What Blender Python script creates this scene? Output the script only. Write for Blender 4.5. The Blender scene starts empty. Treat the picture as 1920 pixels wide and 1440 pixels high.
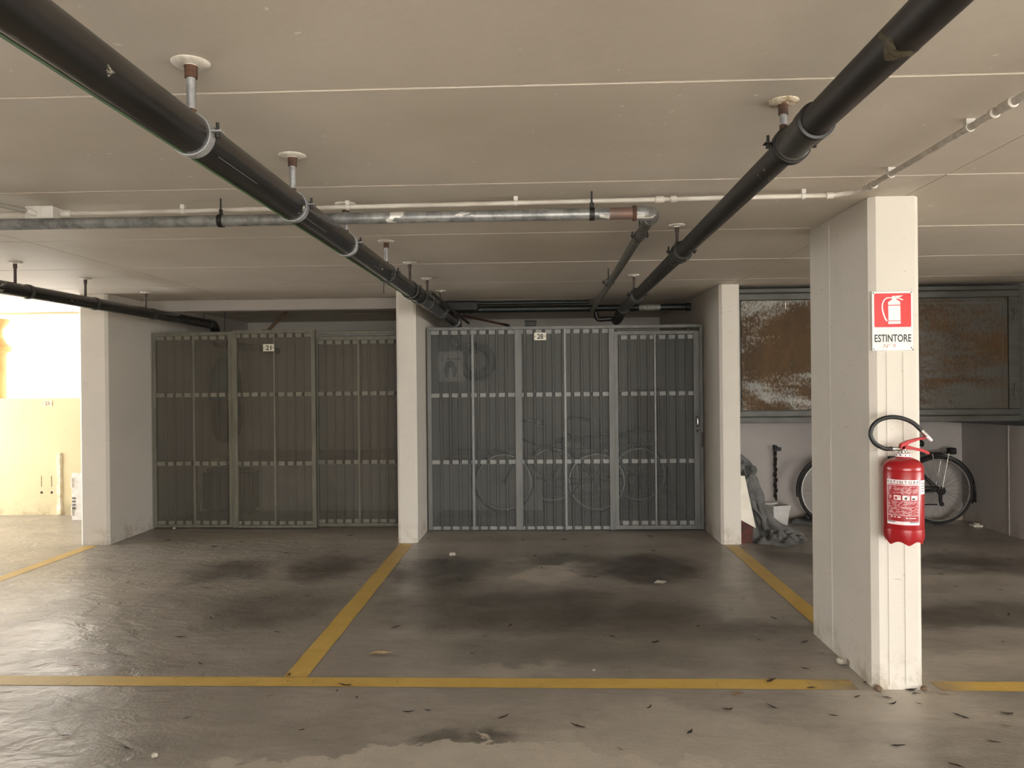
import bpy, bmesh, math, random
from mathutils import Vector, Matrix
S = bpy.context.scene
COL = S.collection
PI = math.pi
R = random.Random(7)

# ------------------------------------------------------------------ camera, sky, light, exposure
def look():
    f = 1442.0
    yaw, roll, pitch = math.atan(55 / f), 0.010, -2 / f
    fw = Vector((-math.sin(yaw) * math.cos(pitch), math.cos(yaw) * math.cos(pitch), math.sin(pitch)))
    r = Vector((math.cos(yaw), math.sin(yaw), 0)); u = r.cross(fw)
    r2 = r * math.cos(roll) - u * math.sin(roll); u2 = u * math.cos(roll) + r * math.sin(roll)
    cd = bpy.data.cameras.new('camera'); co = bpy.data.objects.new('camera', cd); COL.objects.link(co)
    cd.sensor_width = 36; cd.lens = f / 1920 * 36; cd.clip_start = 0.05
    co.matrix_world = Matrix(((r2.x, u2.x, -fw.x, 0), (r2.y, u2.y, -fw.y, 0), (r2.z, u2.z, -fw.z, 1.40), (0, 0, 0, 1)))
    S.camera = co
look()
W = bpy.data.worlds.new('sky'); S.world = W; W.use_nodes = True
W.node_tree.nodes['Background'].inputs[0].default_value = (1.0, 0.985, 0.96, 1)
W.node_tree.nodes['Background'].inputs[1].default_value = 22.0
def portal(name, loc, aim, sx, sy):
    ld = bpy.data.lights.new(name, 'AREA'); ld.shape = 'RECTANGLE'; ld.size = sx; ld.size_y = sy
    ld.cycles.is_portal = True
    o = bpy.data.objects.new(name, ld); COL.objects.link(o); o.location = loc
    o.rotation_euler = Vector(aim).to_track_quat('-Z', 'Y').to_euler()
portal('window_daylight', (-6.05, 8.5, 1.745), (0, -1, 0), 3.9, 0.93)
portal('side_daylight', (-8.05, 6.6, 1.1), (1, 0, 0), 2.4, 2.1)
portal('entrance_daylight', (1.3, -4.05, 1.02), (0, 1, 0), 5.4, 2.04)
portal('right_daylight', (8.05, 0.6, 1.1), (-1, 0, 0), 4.2, 2.0)
sl_ = bpy.data.lights.new('sun', 'SUN'); sl_.energy = 46.0; sl_.angle = .01; sl_.color = (1.0, .97, .93)
so_ = bpy.data.objects.new('sun', sl_); COL.objects.link(so_); so_.rotation_euler = Vector((-.75, .75, -1.0)).to_track_quat('-Z', 'Y').to_euler()
S.view_settings.view_transform = 'Standard'; S.view_settings.look = 'None'
S.view_settings.gamma = 1.0; S.view_settings.use_curve_mapping = False
S.view_settings.exposure = -0.30
S.cycles.use_denoising = True
S.cycles.max_bounces = 14; S.cycles.diffuse_bounces = 8; S.cycles.transparent_max_bounces = 16
S.cycles.caustics_reflective = False; S.cycles.caustics_refractive = False
S.cycles.sample_clamp_indirect = 8.0

# ------------------------------------------------------------------ materials
def srgb(c): return tuple((x / 255 / 12.92 if x / 255 <= .04045 else ((x / 255 + .055) / 1.055) ** 2.4) for x in c) + (1,)
class NT:
    def __init__(s, name):
        s.m = bpy.data.materials.new(name); s.m.use_nodes = True; s.t = s.m.node_tree
        s.b = s.t.nodes['Principled BSDF']; s.out = s.t.nodes['Material Output']
        s.co = s.n('ShaderNodeTexCoord').outputs['Object']
    def n(s, typ, **kw):
        x = s.t.nodes.new(typ)
        for k, v in kw.items(): setattr(x, k, v)
        return x
    def l(s, a, b): s.t.links.new(a, b)
    def put(s, sock, v):
        if isinstance(v, bpy.types.NodeSocket): s.l(v, sock)
        else: sock.default_value = v
    def mapped(s, sc=(1, 1, 1), co=None, rot=(0, 0, 0)):
        x = s.n('ShaderNodeMapping'); s.l(co or s.co, x.inputs[0]); x.inputs['Scale'].default_value = sc
        x.inputs['Rotation'].default_value = rot; return x.outputs[0]
    def noise(s, scale, detail=4, rough=.55, dist=0, co=None, color=False):
        x = s.n('ShaderNodeTexNoise'); s.l(co or s.co, x.inputs['Vector'])
        x.inputs['Scale'].default_value = scale; x.inputs['Detail'].default_value = detail
        x.inputs['Roughness'].default_value = rough; x.inputs['Distortion'].default_value = dist
        return x.outputs['Color' if color else 'Fac']
    def math(s, op, a, b=0.0, clamp=False):
        x = s.n('ShaderNodeMath', operation=op); x.use_clamp = clamp; s.put(x.inputs[0], a); s.put(x.inputs[1], b); return x.outputs[0]
    def ramp(s, v, lo, hi, a=0.0, b=1.0):
        x = s.n('ShaderNodeMapRange'); x.interpolation_type = 'SMOOTHSTEP'; s.put(x.inputs[0], v)
        for i, q in enumerate((lo, hi, a, b)): x.inputs[i + 1].default_value = q
        return x.outputs[0]
    def mix(s, f, a, b):
        x = s.n('ShaderNodeMix', data_type='RGBA'); s.put(x.inputs[0], f); s.put(x.inputs[6], a); s.put(x.inputs[7], b); return x.outputs[2]
    def bump(s, h, strength=.3, dist=.01):
        x = s.n('ShaderNodeBump'); x.inputs['Strength'].default_value = strength; x.inputs['Distance'].default_value = dist
        s.l(h, x.inputs['Height']); s.l(x.outputs[0], s.b.inputs['Normal'])
    def fin(s, col, rough=.5, metal=0, spec=.5):
        s.put(s.b.inputs['Base Color'], col); s.put(s.b.inputs['Roughness'], rough)
        s.b.inputs['Metallic'].default_value = metal; s.b.inputs['Specular IOR Level'].default_value = spec
        return s.m
def plain(name, c, c2=None, rough=.5, metal=0, scale=12, lo=.35, hi=.7, bump=0, bscale=60, spec=.5, stretch=(1, 1, 1)):
    t = NT(name); a = srgb(c); col = a
    if c2 is not None: col = t.mix(t.ramp(t.noise(scale, 5, .6, co=t.mapped(stretch)), lo, hi), a, srgb(c2))
    if bump: t.bump(t.noise(bscale, 4), bump, .004)
    return t.fin(col, rough, metal, spec)

def wall_paint(name, c, dirt=(150, 138, 118), amount=.35, base_dirt=True):
    t = NT(name)
    n1 = t.ramp(t.noise(1.6, 5, .6), .35, .75, 0, amount)
    col = t.mix(n1, srgb(c), srgb(tuple(x * .9 for x in c)))
    spots = t.ramp(t.noise(38, 3, .5), .70, .76, 0, .55)
    col = t.mix(spots, col, srgb(dirt))
    scr = t.ramp(t.noise(9, 2, .5, 1.5, co=t.mapped((1, 1, 7))), .72, .74, 0, .35)
    col = t.mix(scr, col, srgb((118, 104, 86)))
    if base_dirt:
        sep = t.n('ShaderNodeSeparateXYZ'); t.l(t.co, sep.inputs[0])
        h = t.math('MULTIPLY', t.ramp(sep.outputs[2], .22, .0), t.ramp(t.noise(7, 5, .7), .42, .68, 0, .7))
        col = t.mix(h, col, srgb((140, 126, 102)))
    t.bump(t.noise(45, 5, .6), .25, .004)
    return t.fin(col, .6, 0, .35)
m_wall = wall_paint('white_wall_paint', (164, 157, 151))
m_pillar = wall_paint('white_pillar_paint', (203, 197, 186))
m_cream = wall_paint('cream_wall_paint', (196, 182, 144))
def ceiling_mat():
    t = NT('painted_precast_ceiling')
    col = t.mix(t.ramp(t.noise(.9, 4, .6), .3, .75), srgb((207, 198, 186)), srgb((193, 184, 171)))
    col = t.mix(t.ramp(t.noise(26, 2, .4), .74, .77, 0, .8), col, srgb((235, 228, 214)))
    t.bump(t.math('ADD', t.noise(30, 5, .6), t.math('MULTIPLY', t.noise(3.5, 3, .5), 2.5)), .22, .006)
    return t.fin(col, .62, 0, .3)
m_ceil = ceiling_mat()

def floor_mat():
    t = NT('worn_concrete_floor')
    warp = t.n('ShaderNodeVectorMath', operation='MULTIPLY_ADD')
    nz = t.noise(1.7, 5, .65, .3, color=True)
    sub = t.n('ShaderNodeVectorMath', operation='SUBTRACT'); t.l(nz, sub.inputs[0]); sub.inputs[1].default_value = (.5, .5, .5)
    t.l(sub.outputs[0], warp.inputs[0]); warp.inputs[1].default_value = (.95, .95, 0); t.l(t.co, warp.inputs[2])
    def blobs(lst):
        acc = None
        for (x, y, rx, ry, s, edge) in lst:
            a = t.n('ShaderNodeVectorMath', operation='SUBTRACT'); t.l(warp.outputs[0], a.inputs[0]); a.inputs[1].default_value = (x, y, 0)
            b = t.n('ShaderNodeVectorMath', operation='MULTIPLY'); t.l(a.outputs[0], b.inputs[0]); b.inputs[1].default_value = (1 / rx, 1 / ry, 0)
            c = t.n('ShaderNodeVectorMath', operation='LENGTH'); t.l(b.outputs[0], c.inputs[0])
            r = t.ramp(c.outputs['Value'], 1.0, edge, 0, s)
            acc = r if acc is None else t.math('MAXIMUM', acc, r)
        return acc
    base = t.mix(t.ramp(t.noise(2.2, 8, .62, .4, co=t.mapped((.7, 1.3, 1))), .3, .72), srgb((140, 134, 124)), srgb((160, 153, 143)))
    fine = t.ramp(t.noise(14, 6, .7, .6, co=t.mapped((.5, 1.4, 1), rot=(0, 0, .25))), .35, .7, 0, .45)
    base = t.mix(fine, base, srgb((120, 114, 105)))
    dark = blobs([(-2.45, 5.75, .55, .42, .7, .4), (-1.70, 5.85, .42, .6, .8, .4), (-.75, 5.65, .5, .85, .95, .4), (.72, 5.75, .55, .65, .95, .4), (.15, 6.05, .55, .30, .7, .3),
                  (.25, 4.7, 1.15, .75, .8, .2), (-.45, 4.75, .7, .65, .75, .3), (1.0, 4.4, .5, .35, .7, .2), (-1.75, 4.75, .65, .6, .6, .2), (2.5, 4.7, 1.0, .5, .8, .3),
                  (3.3, 5.95, .8, .45, .9, .3), (2.0, 6.2, .35, .7, .7, .3), (-.35, 2.98, .18, .13, .8, .3), (.2, 3.95, .9, .35, .45, .2)])
    dark = t.math('MULTIPLY', dark, t.ramp(t.noise(3.0, 6, .7, .5), .22, .6, .45, 1.0))
    col = t.mix(dark, base, srgb((66, 60, 53)))
    light = blobs([(.06, 5.66, .30, .30, 1.0, .55), (-.3, 2.76, 1.05, .24, 1.0, .88), (.55, 2.95, 1.0, .36, .55, .6), (1.55, 3.55, .55, .55, .7, .3), (-.15, 3.75, .30, .12, .5, .4),
                   (2.1, 3.9, .5, .18, .5, .3), (-1.6, 6.9, 2.4, .45, .35, .3), (.3, 6.85, 1.3, .4, .4, .3), (2.4, 5.5, .9, .22, .45, .3), (-2.9, 5.0, .5, 1.4, .3, .2)])
    light = t.math('MULTIPLY', light, t.ramp(t.noise(4.5, 6, .7), .3, .6, .65, 1.0))
    col = t.mix(light, col, srgb((182, 174, 160)))
    grit = t.ramp(t.noise(75, 4, .7), .66, .72, 0, .5)
    col = t.mix(grit, col, srgb((70, 62, 52)))
    ripple = t.noise(5.0, 4, .55, .8, co=t.mapped((1.0, 1.7, 1), rot=(0, 0, .5)))
    fx = t.n('ShaderNodeSeparateXYZ'); t.l(t.co, fx.inputs[0])
    trowel = t.ramp(fx.outputs[0], -.9, -2.6, .22, 1.0)          # the trowel marks are left only in the left bays
    t.bump(t.math('ADD', t.math('MULTIPLY', ripple, trowel), t.math('MULTIPLY', t.noise(60, 4), .10)), .62, .024)
    rough = t.ramp(t.noise(2.0, 5, .6), .3, .7, .30, .44)
    return t.fin(col, rough, 0, .5)
m_floor = floor_mat()
def line_mat():
    t = NT('worn_yellow_road_paint')
    col = t.mix(t.ramp(t.noise(6, 6, .7, .4), .3, .75), srgb((204, 172, 92)), srgb((188, 156, 78)))
    sep = t.n('ShaderNodeSeparateXYZ'); t.l(t.co, sep.inputs[0])
    nearp = t.math('MULTIPLY', t.ramp(t.math('ABSOLUTE', t.math('SUBTRACT', sep.outputs[0], 1.58)), .45, .15), t.ramp(sep.outputs[1], 4.6, 4.0))
    worn = t.math('ADD', t.ramp(t.noise(7, 7, .75, .3), .60, .72, 0, .55), t.math('MULTIPLY', nearp, t.ramp(t.noise(9, 5, .7), .3, .5)), clamp=True)
    far = t.ramp(sep.outputs[1], 4.2, 6.2, 0, .45)
    col = t.mix(far, col, srgb((176, 148, 96)))
    col = t.mix(worn, col, srgb((150, 134, 104)))
    tyre = t.ramp(t.noise(3, 3, .5, 2, co=t.mapped((4, .6, 1), rot=(0, 0, .4))), .66, .72, 0, .4)
    col = t.mix(tyre, col, srgb((120, 96, 44)))
    t.bump(t.noise(80, 3), .2, .003)
    return t.fin(col, .5, 0, .4)
m_line = line_mat()
def pipe_mat(name, c, c2, rough=.42, scratch=.5, spec=.5):
    t = NT(name)
    col = t.mix(t.ramp(t.noise(5, 5, .65), .4, .75), srgb(c), srgb(c2))
    s1 = t.ramp(t.noise(4.5, 3, .5, 2.5, co=t.mapped((1, .6, 1))), .63, .66, 0, scratch)
    s2 = t.ramp(t.noise(30, 4, .7, co=t.mapped((2.5, .6, 2.5))), .5, .62)
    col = t.mix(t.math('MULTIPLY', s1, s2), col, srgb((168, 162, 146)))
    t.bump(t.noise(40, 3), .08, .003)
    return t.fin(col, rough, 0, spec)
m_pipe = pipe_mat('black_plastic_pipe', (24, 23, 22), (38, 36, 34), .27, 1.0, .85)
m_pipe2 = pipe_mat('black_cast_pipe', (24, 20, 16), (38, 32, 26), .5, .7)
m_coup = pipe_mat('grey_pipe_coupling', (60, 59, 54), (44, 42, 38), .45, .5)
m_dkpipe = plain('dark_teal_header_pipe', (14, 20, 20), (22, 28, 27), .5, 0, 6)
def galv(name, c, c2, splash=.0):
    t = NT(name)
    col = t.mix(t.ramp(t.noise(16, 5, .7), .35, .7), srgb(c), srgb(c2))
    col = t.mix(t.ramp(t.noise(5.5, 3, .5, 1.2, co=t.mapped((.7, 2, 2))), .64, .67, 0, splash), col, srgb((226, 224, 216)))
    t.bump(t.noise(50, 3), .1, .003)
    return t.fin(col, .42, .4, .5)
m_galv = galv('galvanised_pipe_steel', (150, 150, 148), (102, 103, 102), .9)
m_galv2 = galv('dull_galvanised_steel', (104, 102, 94), (76, 74, 68), .15)
m_rod = galv('galvanised_hanger_steel', (168, 168, 168), (124, 124, 124), .2)
m_roddark = plain('brown_rusted_rod_steel', (74, 62, 56), (58, 48, 42), .6, .3, 20)
m_rust = plain('rust', (88, 60, 44), (62, 44, 33), .85, 0, 40, bump=.4)
m_whiteplastic = plain('white_plastic', (214, 210, 202), (192, 187, 178), .45, 0, 14)
m_conduit = plain('painted_white_conduit', (206, 200, 190), (176, 168, 156), .5, 0, 10, stretch=(.5, 3, 3))
m_flange = plain('white_painted_flange', (222, 217, 206), (186, 178, 164), .55, 0, 30)
m_flangerust = plain('rusted_white_flange', (206, 196, 176), (134, 104, 66), .65, 0, 30, .45, .62)
m_green = plain('green_pipe_stripe', (70, 104, 56), (56, 86, 46), .8, 0, 12, spec=.15)
m_black = plain('black_metal', (24, 22, 21), (38, 35, 32), .55, .3, 25)
m_frame28 = plain('grey_painted_gate_frame', (100, 99, 95), (86, 86, 81), .5, .25, 9, stretch=(2, 2, .4))
m_frame21 = plain('olive_grey_painted_gate_frame', (114, 111, 98), (98, 95, 82), .5, .25, 9, stretch=(2, 2, .4))
m_bar = plain('pale_grey_cross_bar', (126, 125, 120), (112, 111, 105), .5, .1, 12)
m_bar21 = plain('pale_olive_cross_bar', (120, 116, 103), (106, 102, 89), .5, .1, 12)
m_tbar = plain('bright_grey_stiffener', (114, 114, 110), (100, 100, 96), .45, .2, 12)
def sheet_mat(name, c, c2, alpha):
    # finely perforated sheet steel: the holes are far below a pixel, so the surface is part open everywhere
    t = NT(name)
    col = t.mix(t.ramp(t.noise(1.8, 5, .65, co=t.mapped((1.5, 1, .6))), .3, .75), srgb(c), srgb(c2))
    t.fin(col, .55, .2, .4)
    tr = t.n('ShaderNodeBsdfTransparent'); mx = t.n('ShaderNodeMixShader'); mx.inputs[0].default_value = alpha
    t.l(tr.outputs[0], mx.inputs[1]); t.l(t.b.outputs[0], mx.inputs[2]); t.l(mx.outputs[0], t.out.inputs[0])
    return t.m
m_sheet28 = sheet_mat('grey_perforated_sheet', (76, 77, 73), (66, 67, 63), .72)
m_sheet21 = sheet_mat('olive_perforated_sheet', (96, 91, 79), (84, 79, 68), .68)
m_chrome = plain('chrome', (205, 205, 205), None, .18, 1.0)
m_plate = plain('ivory_number_plate', (214, 208, 190), (200, 192, 172), .4, 0, 20)
m_ink = plain('black_lettering', (26, 25, 25), None, .5)
m_inkred = plain('faded_brown_red_ink', (176, 128, 112), None, .6)
m_ink25 = plain('brown_lettering', (120, 84, 60), None, .6)
m_signwhite = plain('white_sign_plate', (226, 226, 224), (216, 216, 213), .35, 0, 8)
m_signred = plain('sign_red', (206, 52, 52), (196, 44, 46), .4, 0, 6)
m_screw = plain('dull_screw_steel', (120, 116, 104), (84, 74, 58), .5, .6, 60)
def ext_mat():
    t = NT('red_gloss_enamel'); t.b.inputs['Coat Weight'].default_value = .3; t.b.inputs['Coat Roughness'].default_value = .15
    return t.fin(srgb((150, 15, 23)), .32, 0, .5)
m_red = ext_mat()
m_leverred = plain('red_lever_paint', (176, 26, 34), (160, 22, 28), .4, 0, 30)
m_hose = plain('black_rubber', (20, 19, 19), (30, 29, 28), .5, 0, 30)
m_brass = plain('dull_valve_metal', (176, 170, 156), (140, 132, 118), .35, .8, 40)
m_labelred = plain('print_dark_red', (150, 18, 28), None, .45)
m_labelwhite = plain('print_white', (228, 214, 214), None, .45)
def label_text_mat():
    t = NT('print_illegible_small_text')
    lines = t.n('ShaderNodeTexWave', wave_type='BANDS', bands_direction='Z'); t.l(t.co, lines.inputs[0]); lines.inputs['Scale'].default_value = 62
    words = t.ramp(t.noise(70, 2, .5, co=t.mapped((1.3, 1.3, 2.4))), .46, .52)
    f = t.math('MULTIPLY', t.ramp(lines.outputs['Fac'], .4, .6), words)
    return t.fin(t.mix(t.math('MULTIPLY', f, .75), srgb((150, 18, 28)), srgb((226, 196, 198))), .45)
m_labeltext = label_text_mat()
def cabinet_mat(name, amount, paint, paint2, st=(.75, 1, 1.7), soft=.09, fs=46):
    t = NT(name)
    big = t.noise(1.5, 5, .62, .5, co=t.mapped(st))
    fine = t.noise(fs, 5, .75, .2, co=t.mapped((1.4, 1, .8)))
    r = t.math('ADD', big, t.math('MULTIPLY', t.math('SUBTRACT', fine, .5), .55))
    rust = t.ramp(r, amount - soft, amount + soft)
    pc = t.mix(t.ramp(t.noise(2.5, 5, .6), .35, .7), srgb(paint), srgb(paint2))
    rc = t.mix(t.ramp(t.noise(5, 6, .7, co=t.mapped((1, 1, .5))), .35, .7), srgb((76, 54, 24)), srgb((56, 41, 19)))
    col = t.mix(rust, pc, rc)
    t.bump(t.math('ADD', t.noise(60, 5, .7), rust), .35, .003)
    ro = t.mix(rust, (.38,) * 3 + (1,), (.8,) * 3 + (1,))
    return t.fin(col, ro, 0, .5)
m_cabl = cabinet_mat('rusted_door_painted_sheen', .43, (150, 148, 140), (112, 112, 106))  # rust and speckle, with the gloss's reflected light painted in as pale grey
m_cabr = cabinet_mat('rusted_grey_steel_door', .50, (58, 60, 55), (66, 67, 61), (.45, 1, 2.6), .10, 40)
m_cabf = plain('grey_blue_cabinet_frame', (74, 74, 69), (60, 58, 51), .5, .1, 7, stretch=(.6, 1, 2))
m_tyre = plain('tyre_rubber', (30, 28, 27), (44, 41, 38), .8, 0, 20)
m_rim = plain('rim_alloy', (190, 188, 182), (160, 158, 150), .3, .9, 30)
m_bikeframe = plain('dark_bike_paint', (40, 40, 42), (54, 53, 52), .35, .2, 10)
m_saddle = plain('black_saddle_vinyl', (26, 25, 25), (36, 34, 33), .55, 0, 20)
m_tarp = plain('grey_crumpled_cover_fabric', (100, 99, 96), (74, 73, 70), .75, 0, 9, bump=.5, bscale=22)
m_orange = plain('rust_red_fabric', (84, 40, 28), (44, 26, 22), .8, 0, 14, bump=.4)
m_board = plain('off_white_board', (220, 214, 200), (204, 197, 182), .5, 0, 6)
m_bucket = plain('white_bucket_plastic', (196, 194, 190), (178, 175, 170), .5, 0, 6)
m_chain = plain('dark_chain_metal', (46, 42, 38), (78, 72, 64), .45, .6, 60)
m_bag = plain('blue_green_bag_nylon', (48, 104, 118), (36, 80, 92), .7, 0, 6, bump=.3, bscale=14)
m_bagdark = plain('dark_grey_bag_base', (50, 50, 54), None, .7)
m_case = plain('slate_suitcase_shell', (66, 66, 72), (58, 58, 63), .5, 0, 8)
m_cup = plain('red_brown_cupboard_wood', (120, 78, 66), (100, 64, 54), .6, 0, 5, stretch=(3, 3, .4))
m_wood = plain('weathered_wood', (112, 92, 70), (88, 70, 52), .75, 0, 8, stretch=(4, 4, .5))
m_rustpole = plain('red_brown_pole', (92, 58, 42), (70, 46, 36), .7, 0, 8)
m_paper = plain('printed_paper', (206, 204, 198), (190, 188, 182), .6, 0, 6)
m_grey = plain('grey_print', (96, 94, 90), None, .6)
m_leaf = [plain('dry_leaf_brown', (72, 54, 38), (50, 38, 27), .8, 0, 30), plain('dry_leaf_dark', (48, 38, 29), (36, 28, 22), .85, 0, 30), plain('dry_leaf_tan', (140, 112, 80), (112, 86, 58), .8, 0, 30)]
m_stone = plain('pale_stone', (190, 182, 168), (140, 130, 116), .8, 0, 50, bump=.5)
m_plaster = plain('rough_plaster', (206, 198, 174), (180, 166, 136), .8, 0, 14, bump=.9, bscale=40)
m_ground = plain('pale_outdoor_ground', (204, 199, 190), (188, 184, 174), .9, 0, 3)
m_ochre = plain('ochre_stone', (170, 132, 84), (150, 114, 70), .8, 0, 8)

# ------------------------------------------------------------------ mesh helpers
class G:
    def __init__(s): s.v = []; s.f = []
    def add(s, vs, fs):
        k = len(s.v); s.v += [tuple(v) for v in vs]; s.f += [tuple(i + k for i in f) for f in fs]; return s
    def box(s, x0, x1, y0, y1, z0, z1):
        return s.add([(x0, y0, z0), (x1, y0, z0), (x1, y1, z0), (x0, y1, z0), (x0, y0, z1), (x1, y0, z1), (x1, y1, z1), (x0, y1, z1)],
                     [(0, 3, 2, 1), (4, 5, 6, 7), (0, 1, 5, 4), (1, 2, 6, 5), (2, 3, 7, 6), (3, 0, 4, 7)])
    def ring_tube(s, rings, closed=False, caps=True):
        n = len(rings[0]); k = len(s.v)
        for r in rings: s.v += [tuple(p) for p in r]
        m = len(rings)
        for i in range(m if closed else m - 1):
            for j in range(n):
                a, b = k + i * n + j, k + i * n + (j + 1) % n
                c, d = k + ((i + 1) % m) * n + (j + 1) % n, k + ((i + 1) % m) * n + j
                s.f.append((a, b, c, d))
        if caps and not closed:
            s.f.append(tuple(k + j for j in reversed(range(n)))); s.f.append(tuple(k + (m - 1) * n + j for j in range(n)))
        return s
    def tube(s, pts, r, n=12, closed=False, caps=True):
        P = [Vector(p) for p in pts]; m = len(P); rs = r if isinstance(r, (list, tuple)) else [r] * m
        rings = []; up = None
        for i in range(m):
            if closed: d = (P[(i + 1) % m] - P[i - 1]).normalized()
            else: d = (P[min(i + 1, m - 1)] - P[max(i - 1, 0)]).normalized()
            if up is None:
                up = d.cross(Vector((0, 0, 1)) if abs(d.z) < .9 else Vector((1, 0, 0))).normalized()
            up = (up - d * up.dot(d)).normalized(); w = d.cross(up)
            rings.append([P[i] + (up * math.cos(2 * PI * j / n) + w * math.sin(2 * PI * j / n)) * rs[i] for j in range(n)])
        return s.ring_tube(rings, closed, caps)
    def lathe(s, prof, c=(0, 0, 0), n=32, axis='z', caps=True):
        rings = []
        for (r, h) in prof:
            ring = []
            for j in range(n):
                a = 2 * PI * j / n; x, y = r * math.cos(a), r * math.sin(a)
                p = (x, y, h) if axis == 'z' else ((x, h, -y) if axis == 'y' else (h, x, y))
                ring.append((p[0] + c[0], p[1] + c[1], p[2] + c[2]))
            rings.append(ring)
        return s.ring_tube(rings, False, caps)
    def torus(s, c, RR, r, n=32, m=8, axis='y', a0=0, a1=2 * PI, flat=1.0):
        full = abs(a1 - a0 - 2 * PI) < 1e-6; rings = []
        for i in range(n if full else n + 1):
            a = a0 + (a1 - a0) * i / n; ring = []
            for j in range(m):
                b = 2 * PI * j / m; q = RR + r * math.cos(b); h = r * math.sin(b) * flat
                x, y = q * math.cos(a), q * math.sin(a)
                p = (x, h, y) if axis == 'y' else ((x, y, h) if axis == 'z' else (h, x, y))
                ring.append((p[0] + c[0], p[1] + c[1], p[2] + c[2]))
            rings.append(ring)
        return s.ring_tube(rings, full)
    def prism(s, poly, y0, y1):      # outline in XZ
        n = len(poly)
        vs = [(x, y0, z) for x, z in poly] + [(x, y1, z) for x, z in poly]
        fs = [tuple(range(n)), tuple(reversed(range(n, 2 * n)))] + [(i, n + i, n + (i + 1) % n, (i + 1) % n) for i in range(n)]
        return s.add(vs, fs)
    def strip(s, rows):               # grid of rows of points
        k = len(s.v); n = len(rows[0])
        for r in rows: s.v += [tuple(p) for p in r]
        for i in range(len(rows) - 1):
            for j in range(n - 1):
                a = k + i * n + j; s.f.append((a, a + 1, a + n + 1, a + n))
        return s
def origin(p):
    while p is not None and p.parent is not None: p = p.parent
    return Vector(p.location) if p is not None else Vector()
def obj(name, g, mat, parent=None, bevel=0, smooth=None, seg=1, fix=True):
    me = bpy.data.meshes.new(name); o0 = origin(parent)
    me.from_pydata([tuple(Vector(v) - o0) for v in g.v], [], g.f)
    bm = bmesh.new(); bm.from_mesh(me)
    if fix: bmesh.ops.recalc_face_normals(bm, faces=bm.faces)
    if bevel: bmesh.ops.bevel(bm, geom=bm.edges[:], offset=bevel, segments=seg, affect='EDGES', clamp_overlap=True)
    bm.to_mesh(me); bm.free()
    if smooth is not None:
        me.shade_smooth(); me.set_sharp_from_angle(angle=math.radians(smooth))
    me.materials.append(mat)
    o = bpy.data.objects.new(name, me); COL.objects.link(o)
    if parent is not None: o.parent = parent
    return o
def tag(o, label=None, cat=None, group=None, kind=None):
    for k, v in (('label', label), ('category', cat), ('group', group), ('kind', kind)):
        if v: o[k] = v
    return o
def thing(name, label, cat, loc, group=None, rotz=0):
    o = bpy.data.objects.new(name, None); COL.objects.link(o); o.location = loc; o.rotation_euler = (0, 0, rotz); o.empty_display_size = .1
    return tag(o, label, cat, group)
def struct(name, g, mat, parent=None, bevel=0, **kw):
    o = obj(name, g, mat, parent, bevel, **kw)
    if parent is None: o['kind'] = 'structure'
    return o
def copy_tree(o, parent=None):
    c = o.copy(); COL.objects.link(c)
    if parent is not None: c.parent = parent
    for ch in list(o.children): copy_tree(ch, c)
    return c
def text_raw(body, wide=0.0):
    cu = bpy.data.curves.new('lettering', 'FONT'); cu.body = body; cu.resolution_u = 3; cu.offset = wide
    to = bpy.data.objects.new('lettering', cu); COL.objects.link(to)
    bpy.context.view_layer.update()
    dg = bpy.context.evaluated_depsgraph_get()
    me = bpy.data.meshes.new_from_object(to.evaluated_get(dg))
    vs = [tuple(v.co) for v in me.vertices]; fs = [tuple(p.vertices) for p in me.polygons]
    bpy.data.objects.remove(to); bpy.data.meshes.remove(me); bpy.data.curves.remove(cu)
    x0, x1 = min(v[0] for v in vs), max(v[0] for v in vs); y0, y1 = min(v[1] for v in vs), max(v[1] for v in vs)
    return [((v[0] - x0) / (x1 - x0), (v[1] - y0) / (y1 - y0)) for v in vs], fs
def text(name, body, x0, x1, z0, z1, y, mat, parent, slant=0, wide=0.0):
    vs, fs = text_raw(body, wide); g = G()
    g.add([(x0 + a * (x1 - x0) + slant * b * (z1 - z0), y, z0 + b * (z1 - z0)) for a, b in vs], fs)
    return obj(name, g, mat, parent, fix=False)
def smooth_path(pts, k=8):
    P = [Vector(p) for p in pts]; out = []
    for i in range(len(P) - 1):
        a, b, c, d = P[max(i - 1, 0)], P[i], P[i + 1], P[min(i + 2, len(P) - 1)]
        for j in range(k):
            t = j / k
            out.append(.5 * ((2 * b) + (c - a) * t + (2 * a - 5 * b + 4 * c - d) * t * t + (3 * b - a - 3 * c + d) * t ** 3))
    return out + [P[-1]]

# ------------------------------------------------------------------ floor and its painted lines
HC = 2.225
floor = struct('floor', G().box(-8, 8, -4, 10.1, -.15, 0), m_floor)
def pline(x0, x1, y0, y1, quad=None):
    g = G(); q = quad or [(x0, y0), (x1, y0), (x1, y1), (x0, y1)]
    n = 14; rows = []
    for k in range(n + 1):
        t = k / n; j = lambda: R.uniform(-.003, .003)
        if abs(x1 - x0) > abs(y1 - y0): x = x0 + (x1 - x0) * t; rows.append([(x, y0 + j(), .0015), (x, y1 + j(), .0015)])
        else: y = y0 + (y1 - y0) * t; rows.append([(x0 + j(), y, .0015), (x1 + j(), y, .0015)])
    g.strip(rows)
    o = obj('painted_line', g, m_line, floor); return o
pline(-7.9, 1.42, 3.525, 3.640)
pline(1.78, 4.2, 3.515, 3.625)
pline(-1.25, -1.135, 3.64, 6.70)
pline(1.545, 1.655, 4.34, 6.60)
pline(-4.03, -3.92, 3.64, 6.64)

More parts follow.
